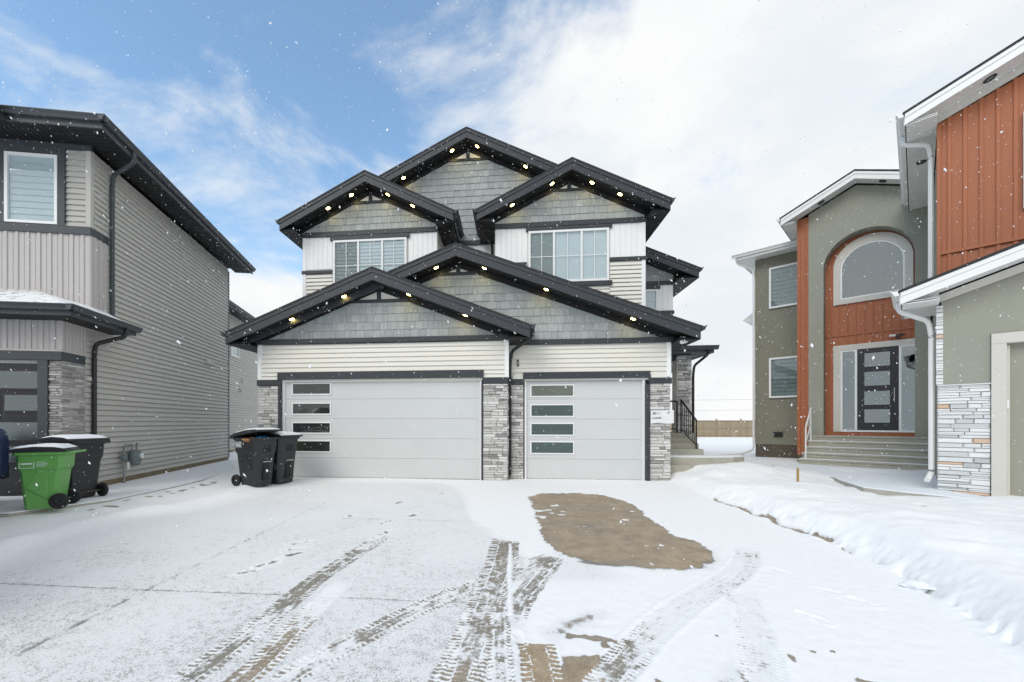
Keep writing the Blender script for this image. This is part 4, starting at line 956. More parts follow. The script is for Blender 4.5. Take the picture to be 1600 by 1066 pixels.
# local x runs back along the wall, -y away from the wall
MB().tube([(-.05, -.10, -.1), (-.05, -.10, .46)], .022, 8).build('riser', 'galv', gm); MB().tube([(-.05, -.10, -.12), (-.05, -.10, .03)], .038, 8).build('sleeve', 'rubber', gm)
MB().lathe([(.03, -.06), (.075, -.03), (.08, .0), (.07, .03), (.03, .06)], 14, (-.05, -.10, .56), 'y').build('regulator', 'grey_metal', gm, smooth=True)
MB().tube([(-.05, -.10, .62), (-.05, -.10, .80), (.0, -.10, .84), (.20, -.10, .84), (.22, -.10, .80), (.22, -.10, .70)], .02, 8).build('pipe', 'galv', gm, smooth=True)
b = MB(); b.lathe([(.02, .36), (.085, .38), (.115, .46), (.125, .60), (.11, .68), (.05, .71)], 18, (.30, -.12, 0)); b.build('body', 'grey_metal', gm, smooth=True)
MB().lathe([(.06, 0), (.06, .03)], 16, (.30, -.27, .58), 'y').build('dial', 'print_white', gm)
MB().tube([(.38, -.10, .70), (.38, -.10, .82), (.46, -.09, .84), (.52, -.02, .84)], .018, 8).build('pipe', 'galv', gm, smooth=True)
bx('tag_plate', 'print_white', gm, .05, .13, -.11, -.09, .30, .46, .003)
bx('bracket', 'galv', gm, -.08, .45, -.03, -.018, .66, .69)

# the further house seen through the gap
B = empty('distant_house', L.matrix_basis @ Vector((-1.55, 10.2, 0)), R(7.87)); tag(B, 'distant taupe house seen in the gap left of the pale house', 'house')
bx('wall', 'taupe_siding', B, -6, -.012, 0, 9, -.3, 6.2); laps(B, 'taupe_siding', .0, 9, .1, 6.15, 0, side=True, exp=.112)
bx('foundation', 'foundation', B, -.3, .012, 0, 9, -.4, .1)
m = MB(); m.v = [(-6.5, -.5, 6.30), (.5, -.5, 6.30), (.5, 9.5, 6.30), (-6.5, 9.5, 6.30), (-3, 3, 7.9), (-3, 6, 7.9)]; m.f = [(0, 1, 4), (1, 2, 5, 4), (2, 3, 5), (3, 0, 4, 5), (0, 3, 2, 1)]; ro = m.build('roof', 'dusted_shingle', B)
bx('fascia', 'dark_slate', ro, .46, .5, -.5, 9.5, 6.14, 6.298); gutter(ro, 'dark_slate', .502, -.52, 9.5, 6.33, 1); bx('soffit', 'black_soffit', ro, 0, .459, -.5, 9.5, 6.15, 6.17)
window(B, .0, .9, 4.3, 5.4, .0, back='blind_grey', side=True).location = (.002, 1.2, 4.3)
vent(B, .02, 2.6, 3.3); vent(B, .02, 2.35, 2.85)

# ------------------------------------------------------------------ the stucco house on the right (local: u right, v back, garage corner at 0,0)
S = empty('stucco_house', (8.357, 7.434, 0), R(-47)); tag(S, 'grey stucco house with rust-orange panels and an arched entry', 'house')
w = MB(); w.box(.03, 6.5, .12, 6, -.2, 3.6); w.box(.02, 6.5, 1.06, 12, 0, 7.1); w.build('wall', 'stucco', S)
# garage front
m = MB(); m.prism([(.03, 1.97), (.57, 1.97), (.57, 2.795), (6.5, 2.795), (6.5, 3.6), (3.2, 4.6), (.03, 3.45)], .0, .12); m.build('wall', 'stucco', S)
p = bx('stone_base', 'greige_trim', S, .02, .56, .03, .12, .06, 1.97)
stones(p, 'white_stone', -.02, .575, .10, 1.965, .028, seed=31, house='right', hr=(.05, .095), wr=(.14, .42), depth=(.025, .055))
bx('stone_cap', 'white_stone', p, -.02, .575, -.03, .03, 1.966, 1.985)
stones(p, 'white_stone', -.035, .055, 1.99, 3.38, .02, seed=32, house='right', hr=(.05, .09), wr=(.1, .12), depth=(.03, .05))
bx('foundation', 'foundation_brown', S, .0, .6, .01, .12, -.15, .098)
bx('door_trim', 'greige_trim', S, .575, .735, -.045, .12, .05, 2.62, .006); bx('door_trim', 'greige_trim', S, .575, 5.9, -.045, .12, 2.621, 2.79, .006)
gd2 = empty('garage_door', (.735, .16, .1), 0, S)
for i in range(4):
    bx('panel', 'sage_door', gd2, 0, 4.9, 0, .05, i * .625 + .003, (i + 1) * .625 - .004, .006)
    for k in range(8): bx('raised_field', 'sage_door', gd2, .12 + k * .6, .58 + k * .6, -.014, -.001, i * .625 + .12, i * .625 + .5, .008)
bx('weather_strip', 'greige_trim', S, .736, .775, .06, .15, .1, 2.6); bx('latch', 'white_plastic', S, .74, .765, .03, .059, 1.55, 1.7, .004)
# garage gable
rg, zg = gable(S, 3.2, 3.66, 3.66, 4.92, .345, -.5, 1.1, -.02, trim='white_trim', soff='white_trim', top='roof_shingle', fh=.20, wl=.0, wr=6.5, guts=(1, 0), step=True)
m = MB(); m.prism([(-.0, 3.43), (3.2, 4.53), (3.2, 4.67), (.0, 3.56)], -.05, -.02); m.build('frieze', 'greige_trim', S)
downspout(S, 'white_trim', [(-.50, .10, 3.55), (-.49, .10, 3.38), (-.12, .16, 3.16), (-.085, .16, 2.9), (-.085, .16, .42), (-.14, -.05, .30)], .042)
# upper rust-orange wall
m = MB(); m.prism([(.02, 4.0), (6.5, 4.0), (6.5, 7.1), (3.2, 8.2), (.02, 7.05)], 1.0, 1.06); m.build('panel_wall', 'rust_board', S)
battens(S, 'rust_board', .06, 6.4, 4.02, 7, 1.0, pitch=.19, w=.055, ztop=lambda u: 7.06 + .36 * (u if u < 3.2 else 6.4 - u))
bx('corner_board', 'rust_board', S, -.005, .05, .96, 1.08, 4.0, 7.04, .004); bx('band', 'rust_board', S, .05, 6.4, .955, .999, 4.52, 4.575, .004)
ru, zu = gable(S, 3.2, 3.62, 3.62, 8.62, .375, .48, 6.4, .99, trim='white_trim', soff='white_trim', top='roof_shingle', fh=.20, wl=.0, wr=6.5, guts=(1, 0))
m = MB(); m.prism([(-.0, 7.05), (3.2, 8.25), (3.2, 8.38), (.0, 7.20)], .955, .985); m.build('frieze', 'greige_trim', S)
window(S, 1.0, 2.2, 5.05, 6.72, .985, back='blind', fw=.09)
def dark_lamp(u, v, z, slope=0):
    o = empty('soffit_light', (u, v, z), 0, S); o.rotation_euler = (0, math.atan(slope), 0)
    MB().lathe([(.085, 0), (.085, -.012), (.062, -.014), (.062, 0)], 18, caps=False).build('ring', 'black_metal', o); MB().lathe([(.058, -.006), (.058, -.001)], 16).build('lens', 'frosted_glass', o)
dark_lamp(.62, .75, zu(.62) - .05 - .17 - .004, -.375); dark_lamp(-.2, 2.4, zu(-.42) - .05 - .19 - .015)
downspout(S, 'white_trim', [(-.47, 1.25, 7.14), (-.46, 1.25, 6.98), (-.10, 1.3, 6.84), (-.075, 1.3, 6.6), (-.075, 1.3, 4.0)], .042)
# entry: arch wall, recessed door wall
def arc(c, zc, r, n=24, a0=180., a1=0.): return [(c + r * math.cos(R(a0 + (a1 - a0) * i / n)), zc + r * math.sin(R(a0 + (a1 - a0) * i / n))) for i in range(n + 1)]
AV, DV = 5.3, 5.68
cu_, rr, zsp = -1.235, .935, 5.90
inner = [(cu_ - rr, .9)] + arc(cu_, zsp, rr) + [(cu_ + rr, .9)]
zt = lambda u: 8.13 - .44 * abs(u + 1.45)
outer = [(-2.52, .9)] + [(-2.52 + (2.50) * i / 24, 0) for i in range(25)] + [(-.02, .9)]
outer = [(u, zt(u) if 0 < i < len(outer) - 1 else z) for i, (u, z) in enumerate(outer)]
m = MB(); m.ring_prism(outer, inner, AV, DV - .01); m.build('arch_wall', 'stucco', S)
bx('arch_base', 'stucco', S, -2.52, -2.17, AV, DV - .01, .1, .899); bx('arch_base', 'stucco', S, -.30, -.02, AV, DV - .01, .1, .899)
bx('side_panel', 'rust_board', S, -2.80, -2.521, AV + .02, AV + .5, .32, 7.60); battens(S, 'rust_board', -2.80, -2.53, .32, 7.35, AV + .02, pitch=.135, w=.03); bx('side_base', 'foundation_brown', S, -2.79, -2.525, AV + .03, AV + .5, -.1, .319)
bx('wall', 'stucco', S, -2.79, 0.02, AV + .5, 8, 0, 7.5)
bx('panel_wall', 'rust_board', S, -2.18, -.29, DV, DV + .12, .95, 6.95); battens(S, 'rust_board', -2.12, -.30, 3.95, 4.85, DV, pitch=.19, w=.022); battens(S, 'rust_board', -2.12, -.30, 3.64, 3.9, DV, pitch=.19, w=.022); battens(S, 'rust_board', -2.17, -1.985, 1.0, 6.2, DV, pitch=.19, w=.03)
bx('band', 'rust_board', S, -2.17, -.30, DV - .03, DV - .001, 3.895, 3.945, .003)
# arched window over the door
co, ro_, ri = -1.155, .825, .665
O_ = [(co - ro_, 4.84)] + arc(co, 5.92, ro_) + [(co + ro_, 4.84)]; I_ = [(co - ri, 4.98)] + arc(co, 5.86, ri) + [(co + ri, 4.98)]
aw = empty('arched_window', (0, 0, 0), 0, S); m = MB(); m.ring_prism(O_, I_, DV - .06, DV - .002); m.prism([(co - ro_, 4.84), (co + ro_, 4.84), (co + ri, 4.98), (co - ri, 4.98)], DV - .06, DV - .002); m.build('surround', 'greige_trim', aw)
I2 = [(co - ri, 4.98)] + arc(co, 5.86, ri) + [(co + ri, 4.98)]; I3 = [(co - ri + .035, 5.015)] + arc(co, 5.86, ri - .035) + [(co + ri - .035, 5.015)]
m = MB(); m.ring_prism(I2, I3, DV - .045, DV - .005); m.prism([I2[0], I2[-1], I3[-1], I3[0]], DV - .045, DV - .005); m.build('frame', 'white_plastic', aw)
m = MB(); m.prism(I3[::-1], DV - .03, DV - .024); m.build('pane', 'mirror_glass', aw); m = MB(); m.prism(I3[::-1], DV - .01, DV - .006); m.build('backing', 'dark_room', aw)
# front door with sidelights
ed = empty('entry_door', (0, 0, 0), 0, S)
m = MB(); m.box(-1.98, -1.82, DV - .06, DV - .002, 1.05, 3.62); m.box(-1.819, -.30, DV - .06, DV - .002, 3.46, 3.62); m.build('surround', 'greige_trim', ed)
m = MB()
for a in ((-1.819, -1.775), (-1.505, -1.455), (-.605, -.555)): m.box(a[0], a[1], DV - .05, DV - .003, 1.10, 3.46)
m.box(-1.819, -.30, DV - .055, DV - .003, 1.05, 1.099); m.box(-1.774, -1.506, DV - .048, DV - .003, 3.42, 3.459); m.box(-.554, -.3, DV - .048, DV - .003, 3.42, 3.459); m.build('frame', 'white_plastic', ed)
for a in ((-1.774, -1.506), (-.554, -.30)): bx('pane', 'mirror_glass', ed, a[0], a[1], DV - .03, DV - .025, 1.1, 3.419); bx('backing', 'dim_room', ed, a[0], a[1], DV - .01, DV - .006, 1.1, 3.419)
lf = bx('leaf', 'black_door', ed, -1.454, -.606, DV - .04, DV - .004, 1.1, 3.459, .004)
for z0, z1 in ((2.93, 3.32), (2.38, 2.78), (1.83, 2.22), (1.32, 1.70)):
    f = MB(); f.box(-1.32, -.76, DV - .05, DV - .041, z0 - .02, z0); f.box(-1.32, -.76, DV - .05, DV - .041, z1, z1 + .02); f.box(-1.32, -1.30, DV - .05, DV - .041, z0, z1); f.box(-.78, -.76, DV - .05, DV - .041, z0, z1); f.build('light_frame', 'black_metal', lf)
    bx('pane', 'mirror_glass', lf, -1.30, -.78, DV - .046, DV - .042, z0, z1)
bx('handle', 'light_metal', lf, -.70, -.68, DV - .09, DV - .041, 1.9, 2.3, .004)
# entry gable
re_, ze = gable(S, -1.45, 1.68, 1.6, 8.40, .445, 4.86, 8.2, AV - .01, trim='white_trim', soff='white_trim', top='roof_shingle', fh=.20, wl=-2.8, wr=None, guts=(1, 0))
dark_lamp(-2.2, 5.08, ze(-2.2) - .05 - .17 - .004, -.445); dark_lamp(-.9, 5.08, ze(-.9) - .05 - .17 - .004, .445)
# steps
for k in range(4):
    z = .13 + .163 * (k + 1); v0 = 4.0 + .28 * k
    m = MB(); m.box(-2.55 + .03 * k, -.03, v0 + .03, v0 + .36, .0, z - .055); m.prism([(v0 + .31, z), (v0 + .02, z), (v0, z - .015), (v0, z - .04), (v0 + .025, z - .054), (v0 + .31, z - .054)], -2.57 + .03 * k, -.02, 'yz'); sp = m.build('step', 'step_concrete', S); bx('snow_dust', 'roof_snow', sp, -2.55 + .03 * k, -.04, v0 + .012, v0 + .27, z + .001, z + .010)
m = MB(); m.box(-2.45, -.03, 5.15, DV, .0, .885); m.prism([(DV, .94), (5.14, .94), (5.12, .925), (5.12, .90), (5.145, .886), (DV, .886)], -2.46, -.02, 'yz'); m.build('landing', 'step_concrete', S)
bx('kick_board', 'rust_board', S, -2.17, -.30, DV - .03, DV - .001, .942, 1.048)
rl = MB().tube([(-2.42, 4.10, 1.16), (-2.42, 4.98, 1.74), (-2.42, 5.1, 1.76)], .022, 8).build('handrail', 'white_trim', S, smooth=True)
for (v, zb, zt_) in ((4.12, .28, 1.17), (4.95, .76, 1.72)): MB().tube([(-2.42, v, zb), (-2.42, v, zt_)], .02, 8).build('post', 'white_trim', rl)
MB().tube([(-2.42, 4.12, .72), (-2.42, 4.95, 1.28)], .014, 8).build('lower_rail', 'white_trim', rl)
# left wing
bx('wall', 'stucco_dark', S, -4.27, -2.6, 7.0, 11, .55, 7.35); bx('foundation', 'foundation_brown', S, -4.26, -2.7, 7.012, 11, -.2, .549)
for z0, z1 in ((5.35, 6.79), (2.19, 3.60)): window(S, -3.84, -2.92, z0, z1, 6.998, back='blind_grey', slats=.14, fw=.06)
m = MB(); m.v = [(-4.75, 6.5, 7.36), (-2.3, 6.5, 7.36), (-2.3, 11, 7.36), (-4.75, 11, 7.36), (-3.2, 8.0, 7.95), (-2.3, 8.0, 7.95), (-2.3, 9.5, 7.95), (-3.2, 9.5, 7.95)]
m.f = [(0, 1, 5, 4), (0, 4, 7, 3), (4, 5, 6, 7), (7, 6, 2, 3), (0, 3, 2, 1)]; wr_ = m.build('wing_roof', 'snowy_shingle', S)
bx('fascia', 'white_trim', wr_, -4.74, -2.3, 6.5, 6.53, 7.2, 7.355); bx('fascia', 'white_trim', wr_, -4.74, -4.71, 6.531, 11, 7.2, 7.355); gutter_u(wr_, 'white_trim', 6.498, -4.86, -2.75, 7.38); bx('soffit', 'white_trim', wr_, -4.7, -2.4, 6.54, 11, 7.205, 7.225)
downspout(S, 'white_trim', [(-4.74, 6.48, 7.26), (-4.72, 6.6, 7.1), (-4.31, 6.93, 6.85), (-4.30, 6.94, 6.6), (-4.30, 6.94, .35), (-4.5, 6.5, .22)], .035)
downspout(S, 'white_trim', [(-2.86, 5.8, 7.2), (-2.86, 6.5, 6.9), (-2.865, 6.9, 6.5), (-2.865, 6.9, .45), (-2.95, 6.5, .3)], .03)
vn = bx('wall_vent', 'black_metal', S, -3.70, -3.46, 6.93, 6.998, .82, .98, .004); bx('vent_hood', 'black_metal', vn, -3.72, -3.44, 6.9, 6.929, .9, .99)
m = MB(); m.prism([(-4.9, 5.30), (-4.27, 5.05), (-4.27, 5.75)], 8.0, 10.0); m.build('side_eave', 'white_trim', S)
MB().tube([(-4.5, 6.45, .18), (-5.6, 5.6, .06)], .04, 8).build('drain_extension', 'greige_trim', S)
# black camera over the door
cb = empty('security_camera', S.matrix_basis @ Vector((-.62, DV - .06, 3.72)), R(-47)); tag(cb, 'small black and white camera above the front door trim', 'camera')
MB().lathe([(.05, -.09), (.06, -.03), (.05, 0)], 12, (0, 0, 0), 'y').build('body', 'black_metal', cb, smooth=True); MB().tube([(-.05, -.07, .02), (-.17, -.09, .02)], .03, 10).build('spotlight', 'white_plastic', cb); MB().tube([(.05, -.07, .02), (.13, -.09, .02)], .025, 10).build('spotlight', 'black_metal', cb)

# ------------------------------------------------------------------ walks
def ground_slab(name, pts, z0, z1, label, snow=.022):
    s = walk_slab(None, name, pts, z0, z1, snow, .0); tag(s, label, 'walkway', kind='structure'); return s
Lm, Sm = L.matrix_basis, S.matrix_basis
wp = lambda M, u, v: tuple((M @ Vector((u, v, 0)))[:2])
ground_slab('side_walk', [wp(Lm, .03, 7.3), wp(Lm, .03, .6), wp(Lm, -.25, -.05), (-8.3, 7.45), (-8.3, 5.95), (-6.6, 6.12), (-6.02, 7.2), (-5.95, 8.6), (-5.98, 9.6), (-6.6, 12.2)], -.25, .0, 'concrete side walk along the taupe house, dusted with snow')
ground_slab('entry_walk', [wp(Sm, -2.6, 4.2), wp(Sm, .4, 4.2), wp(Sm, .05, -.02), wp(Sm, .6, -.6), wp(Sm, 1.5, -1.2), (7.9, 6.6), (7.5, 7.25), (7.32, 7.75), (7.78, 8.75), (8.05, 9.2), (8.1, 10.2), (8.6, 11.8)], -.1, .125, 'snow-covered walk leading to the steps of the stucco house')

# ------------------------------------------------------------------ wheeled bins (local: +x rear with the wheels, +-y sides)
def wheeled_bin(name, loc, rz, mat, label, h=1.0, ln=.70, wd=.56, lid_open=0., snow=True, plate=None, z=None):
    t = empty(name, (loc[0], loc[1], z if z is not None else ground_z(*loc)), R(rz)); tag(t, label, 'bin', 'wheeled rubbish bins')
    def ring(l0, l1, w, zz, c=.06):
        x0, x1, y = -l0, l1, w / 2; return [(x0 + c, -y, zz), (x1 - c, -y, zz), (x1, -y + c, zz), (x1, y - c, zz), (x1 - c, y, zz), (x0 + c, y, zz), (x0, y - c, zz), (x0, -y + c, zz)]
    m = MB(); H_ = h * .91
    rings = [ring(.24, .19, wd * .76, .01), ring(.245, .22, wd * .80, .10), ring(.27, .26, wd * .86, H_ * .45), ring(.29, .28, wd * .90, H_ * .66), ring(.315, .315, wd * .95, H_ * .72), ring(.33, .33, wd * .98, H_ - .05), ring(.365, .36, wd * 1.06, H_ - .045), ring(.365, .36, wd * 1.06, H_), ring(.30, .30, wd * .88, H_), ring(.28, .28, wd * .8, H_ * .75)]
    for r_ in rings: m.v += r_
    k = 8
    for i in range(len(rings) - 1):
        for j in range(k): m.f.append((i * k + j, i * k + (j + 1) % k, (i + 1) * k + (j + 1) % k, (i + 1) * k + j))
    m.f.append(tuple(range(k))[::-1]); e = (len(rings) - 1) * k; m.f.append(tuple(range(e, e + k)))
    body = m.build('body', mat, t, .008)
    # raised side pods and front lift recess
    for s in (-1, 1):
        q = MB(); y0 = s * wd * .40; y1 = s * (wd * .47)
        q.v = [(-.20, y0, .30), (.12, y0, .12), (.12, y0, .62 * h), (-.02, y0, .66 * h), (-.17, y1 * .985, .34), (.09, y1 * .97, .18), (.09, y1 * 1.02, .58 * h), (-.02, y1 * 1.02, .62 * h)]
        q.f = [(4, 5, 6, 7), (0, 1, 5, 4), (1, 2, 6, 5), (2, 3, 7, 6), (3, 0, 4, 7)]; q.build('side_moulding', mat, body)
    bx('lift_pocket', 'rubber', body, -.325, -.262, -.10, .10, H_ * .70, H_ * .84, .006); bx('lift_pocket', 'rubber', body, -.285, -.235, -.07, .07, .12, H_ * .48, .006)
    MB().tube([(-.318, -.10, H_ * .5), (-.318, .10, H_ * .5)], .012, 8).build('lift_bar', 'light_metal', body)
    # lid
    lid = empty('lid', (.34 * ln / .70, 0, H_ + .012), 0, t); lid.scale = (ln / .70, 1, 1); body.scale = (ln / .70, 1, 1); lid.rotation_euler = (0, R(lid_open), 0)
    m = MB(); n = 10
    prof = [(-.735, -.012), (-.735, .02), (-.66, .045), (-.40, .07), (-.12, .06), (.03, .03), (.03, -.012)]
    m.prism(prof, -wd * .545, wd * .545); lo = m.build('lid_shell', 'black_plastic' if mat != 'green_plastic' else 'black_plastic', lid, .008, smooth=True)
    MB().tube([(.06, -wd * .44, 0), (.10, -wd * .44, .01), (.10, wd * .44, .01), (.06, wd * .44, 0)], .018, 8).build('handle', mat, t).location = (.34 * ln / .70, 0, H_ - .02)
    if snow:
        m = MB(); nx_, ny_ = 14, 10; rnd = random.Random(int(loc[0] * 100))
        for j in range(ny_ + 1):
            for i in range(nx_ + 1):
                a = i / nx_; b = j / ny_; x = -.715 + .71 * a; y = (b - .5) * wd * 1.05
                base = np.interp(x, [-.735, -.66, -.40, -.12, .03], [.02, .045, .07, .06, .03]); ed = min(1, min(a, 1 - a, b, 1 - b) * 7)
                m.v.append((x, y, float(base) + .002 + .028 * ed ** .6 + .008 * rnd.random() * ed))
        for j in range(ny_):
            for i in range(nx_): q = j * (nx_ + 1) + i; m.f.append((q, q + 1, q + nx_ + 2, q + nx_ + 1))
        m.build('snow_cap', 'roof_snow', lid, smooth=True)
    # wheels
    MB().tube([(.26 * ln / .70, -wd * .42, .115), (.26 * ln / .70, wd * .42, .115)], .010, 8).build('axle', 'foundation_brown', t)
    for s in (-1, 1):
        y = s * wd * .44; wl = empty('wheel', (.26 * ln / .70, y, .118), 0, t)
        MB().lathe([(.07, -.03), (.10, -.032), (.118, -.02), (.118, .02), (.10, .032), (.07, .03), (.07, -.03)], 22, axis='y', caps=False).build('tyre', 'rubber', wl, smooth=True)
        m = MB(); m.lathe([(.02, -.034), (.02, .034)], 10, axis='y'); m.lathe([(.068, -.006), (.068, .006)], 18, axis='y')
        for a in range(6):
            th = a * math.pi / 3; m.tube([(0, 0, 0), (.07 * math.cos(th), 0, .07 * math.sin(th))], .010, 6)
        m.lathe([(.062, -.024), (.074, -.024), (.074, .024), (.062, .024), (.062, -.024)], 20, axis='y', caps=False); m.build('rim', 'black_plastic', wl)
    if plate == 'label':
        y = -wd * .49; o = empty('label_print', (-.16 * ln / .70, -wd * .478, H_ * .80), 0, t); o.rotation_euler = (R(-4), 0, 0)
        f = MB(); f.box(-.085, .085, -.004, 0, -.065, -.058); f.box(-.085, .085, -.004, 0, .058, .065); f.box(-.085, -.078, -.004, 0, -.058, .058); f.box(.078, .085, -.004, 0, -.058, .058); f.build('outline', 'print_white', o)
        f = MB(); f.box(-.06, .06, -.004, 0, -.008, .012); f.build('wordmark', 'print_white', o)
        f = MB()
        for i in range(3): f.box(.11, .22 + .02 * (i % 2), -.004, 0, .02 - .03 * i, .028 - .03 * i)
        f.build('wordmark', 'print_white', o)
    if plate == 'crest':
        o = empty('label_plate', (.17, wd * .478, H_ * .86), R(180), t); f = MB(); f.box(-.10, .10, -.006, 0, -.07, .07); f.build('plate', 'grey_metal', o)
        rnd = random.Random(4); f = MB()
        for i in range(26): x, q = rnd.uniform(-.08, .07), rnd.uniform(-.05, .045); f.box(x, x + .02, -.009, -.0062, q, q + .012)
        f.build('emblem', 'print_white', o)
    return t
wheeled_bin('wheeled_bin', (-6.42, 6.50), 24, 'green_plastic', 'green wheeled bin with white printed label on its side', h=.95, ln=.60, wd=.50, plate='label', z=.022)
wheeled_bin('wheeled_bin', (-6.72, 7.30), -14, 'black_plastic', 'black snow-topped wheeled bin just behind the green bin', h=1.08, ln=.66, wd=.60, z=.022)
wheeled_bin('wheeled_bin', (-4.36, 8.86), 158, 'black_plastic', 'black wheeled bin with its lid propped open by rubbish', h=1.10, wd=.60, lid_open=10, plate='crest')
wheeled_bin('wheeled_bin', (-4.12, 9.38), 160, 'black_plastic', 'closed black wheeled bin against the double garage door', h=1.12, wd=.60)
def lump(name, loc, r, mat, label, cat, seed, sq=(1, 1, .7)):
    bm = bmesh.new(); bmesh.ops.create_icosphere(bm, subdivisions=3, radius=1); rnd = np.random.RandomState(seed); dirs = rnd.randn(9, 3)
    for v in bm.verts:
        d = v.co.normalized(); k = 1 + sum(.10 * math.sin(3.1 * (d.x * q[0] + d.y * q[1] + d.z * q[2]) + i) for i, q in enumerate(dirs)) * .8
        v.co = Vector((d.x * sq[0], d.y * sq[1], d.z * sq[2])) * (r * k)
    me = bpy.data.meshes.new(name); bm.to_mesh(me); bm.free(); me.materials.append(MATS[mat]); o = link(name, me, None, loc); tag(o, label, cat); return o
lump('rubbish_bag', (-4.17, 8.70, .985), .10, 'blue_bag', 'blue plastic rubbish under the propped lid of the black bin', 'rubbish', 3, (1.2, 1, .55))
lump('cardboard_scrap', (-4.36, 8.62, .975), .10, 'cardboard', 'brown cardboard rubbish under the propped bin lid', 'rubbish', 8, (1.3, 1, .45))
lump('ice_chunk', (4.12, 3.84, ground_z(4.12, 3.84) + .03), .085, 'roof_snow', 'dirty lump of ice at the foot of the snow bank', 'ice', 5, (1.2, .9, .5))
# survey stake
sx, sy = 6.37, 8.06; st = MB(); gz = ground_z(sx, sy); st.box(-.015, .015, -.012, .012, -.15, .24); st.prism([(-.015, .24), (.015, .24), (0, .27)], -.012, .012); so_ = st.build('survey_stake', 'stake_wood', None, loc=(sx, sy, gz)); tag(so_, 'short wooden survey stake standing in the snow', 'stake')

# ------------------------------------------------------------------ far fence
fe = empty('timber_fence', (8, 41.5, -.18), 0); tag(fe, 'long tan timber fence far behind between the houses', 'fence')
bd = MB().box(0, .14, 0, .02, 0, 1).mesh('fence_board', 'fence_wood'); nb = 0; stuff = MB()
for i in range(0, 16):
    u = i * 2.4; bx('post', 'fence_wood', fe, u - .05, u + .05, -.06, .04, -.3, 1.78); bx('post_cap', 'fence_wood', fe, u - .07, u + .07, -.08, .06, 1.781, 1.83)
    for z in (.25, .92, 1.6): bx('rail', 'fence_wood', fe, u + .05, u + 2.35, -.045, -.005, z, z + .09)
    for k in range(16): a = u + .05 + k * .144; stuff.box(a, a + .138, 0 + .004 * (k % 2), .02 + .004 * (k % 2), .03, 1.70)
tag(stuff.build('fence_boards', 'fence_wood', fe), kind='stuff')
for k, (z, d) in enumerate(((4.4, 60), (3.0, 64))):
    wv = empty('overhead_wire', (0, d, 0)); tag(wv, ('upper' if k == 0 else 'lower') + ' thin overhead wire crossing the far sky beyond the fence', 'wire')
    MB().tube([(-60 + i * 12, 0, z + 1.0 * (i / 6 - 1) ** 2) for i in range(13)], .016, 5).build('cable', 'galv', wv)

# ------------------------------------------------------------------ blue pickup at the left edge of the view (heading away to the left)
T = empty('pickup_truck', (-6.83, 4.3, ground_z(-6.83, 4.3)), R(125)); tag(T, 'dark blue pickup truck with black tow mirror at the left edge', 'truck')
# local: +x forward, right side of the vehicle at y=-1
m = MB(); m.prism([(-2.9, .55), (2.45, .55), (2.6, .75), (2.62, 1.15), (2.45, 1.32), (1.25, 1.42), (-2.9, 1.42)], -.98, .98); m.build('body', 'blue_paint', T, .05, seg=2)
m = MB(); m.prism([(-1.0, 1.42), (1.25, 1.42), (.55, 1.98), (-.75, 1.98)], -.86, .86); cabo = m.build('cab', 'blue_paint', T, .04, seg=2)
m = MB(); m.prism([(-.80, 1.46), (.98, 1.46), (.50, 1.90), (-.66, 1.90)], -.872, -.862); m.build('side_window', 'dark_glass', cabo)
m = MB(); m.prism([(-.80, 1.46), (.98, 1.46), (.50, 1.90), (-.66, 1.90)], .862, .872); m.build('side_window', 'dark_glass', cabo)
bx('bumper', 'black_plastic', T, 2.55, 2.72, -.95, .95, .5, .74, .02); bx('bumper', 'light_metal', T, -3.02, -2.9, -.9, .9, .5, .7, .02)
for y in (-.80, .80): bx('headlight', 'frosted_glass', T, 2.50, 2.66, y - .16, y + .16, .95, 1.15, .02)
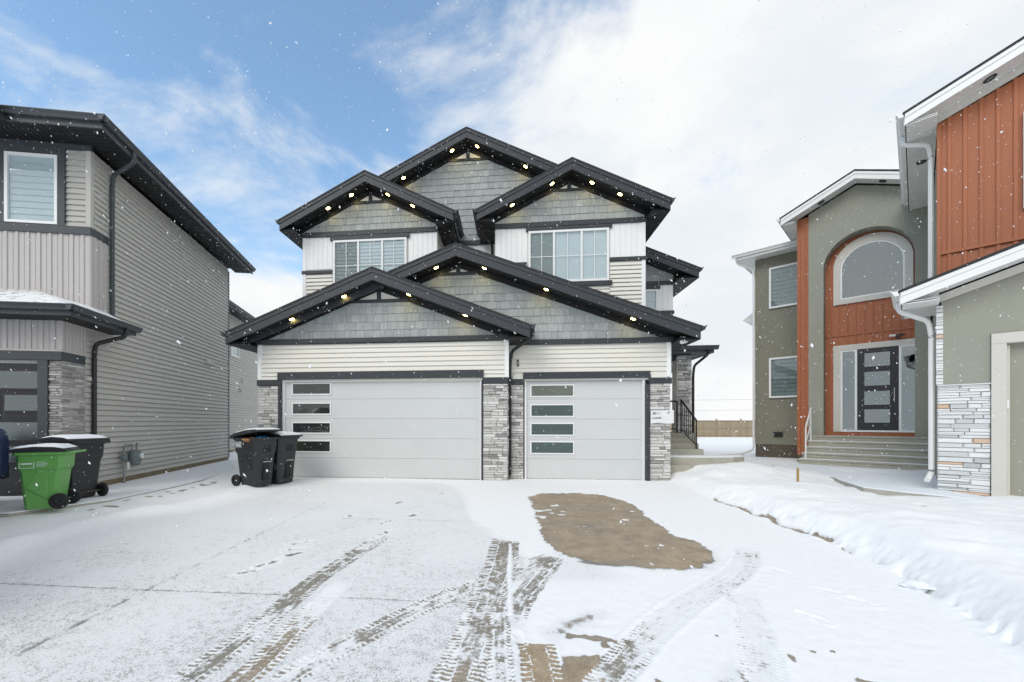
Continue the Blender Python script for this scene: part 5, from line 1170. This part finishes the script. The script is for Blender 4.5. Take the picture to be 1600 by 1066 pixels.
for x in (-1.85, 1.65):
    for y in (-.86, .86):
        wl = empty('wheel', (x, y, .4), 0, T); MB().lathe([(.25, -.12), (.37, -.13), (.41, -.09), (.41, .09), (.37, .13), (.25, .12), (.25, -.12)], 26, axis='y', caps=False).build('tyre', 'rubber', wl, smooth=True); MB().lathe([(.24, -.10), (.24, .10)], 18, axis='y').build('rim', 'light_metal', wl)
for s in (-1, 1):
    mi = empty('wing_mirror', (.82, s * 1.0, 1.36), 0, T)
    m = MB(); m.prism([(s * .05, .12), (s * .30, .12), (s * .31, .44), (s * .26, .50), (s * .08, .50), (s * .05, .44)], -.06, .06, 'yz'); m.build('shell', 'black_plastic', mi, .03, seg=2); MB().tube([(0, -s * .05, .06), (0, s * .08, .18)], .022, 8).build('arm', 'black_plastic', mi); MB().tube([(0, -s * .05, .22), (0, s * .08, .32)], .022, 8).build('arm', 'black_plastic', mi)

# ------------------------------------------------------------------ falling snow
def falling_snow(n):
    rs = np.random.RandomState(11)
    P = np.stack([rs.uniform(-13, 15, n), rs.uniform(1.8, 13, n), rs.uniform(-.2, 9.5, n)], 1)
    base = np.array([(1, 0, 0), (-1, 0, 0), (0, 1, 0), (0, -1, 0), (0, 0, 1), (0, 0, -1)], float)
    faces = np.array([(0, 2, 4), (2, 1, 4), (1, 3, 4), (3, 0, 4), (2, 0, 5), (1, 2, 5), (3, 1, 5), (0, 3, 5)])
    r = .0027 + .0036 * rs.rand(n) ** 2.5 + (rs.rand(n) < .03) * .005
    V = base[None] * r[:, None, None] * (1 + .5 * (rs.rand(n, 6, 1) - .5)); V[:, :, 2] *= (1.0 + 1.1 * rs.rand(n))[:, None]; V[:, :, 0] += V[:, :, 2] * rs.uniform(-.9, .3, n)[:, None]
    V = V + P[:, None]; V = V[(P[:, 1] > 1.2)]; k = len(V)
    Fc = (faces[None] + (np.arange(k) * 6)[:, None, None]).reshape(-1, 3)
    me = bpy.data.meshes.new('falling_snow'); me.from_pydata(V.reshape(-1, 3).tolist(), [], Fc.tolist()); me.materials.append(MATS['flake'])
    for p in me.polygons: p.use_smooth = True
    o = link('falling_snow', me); tag(o, 'fine snowflakes falling through the air in front of the houses', 'snow', kind='stuff')
falling_snow(34000)
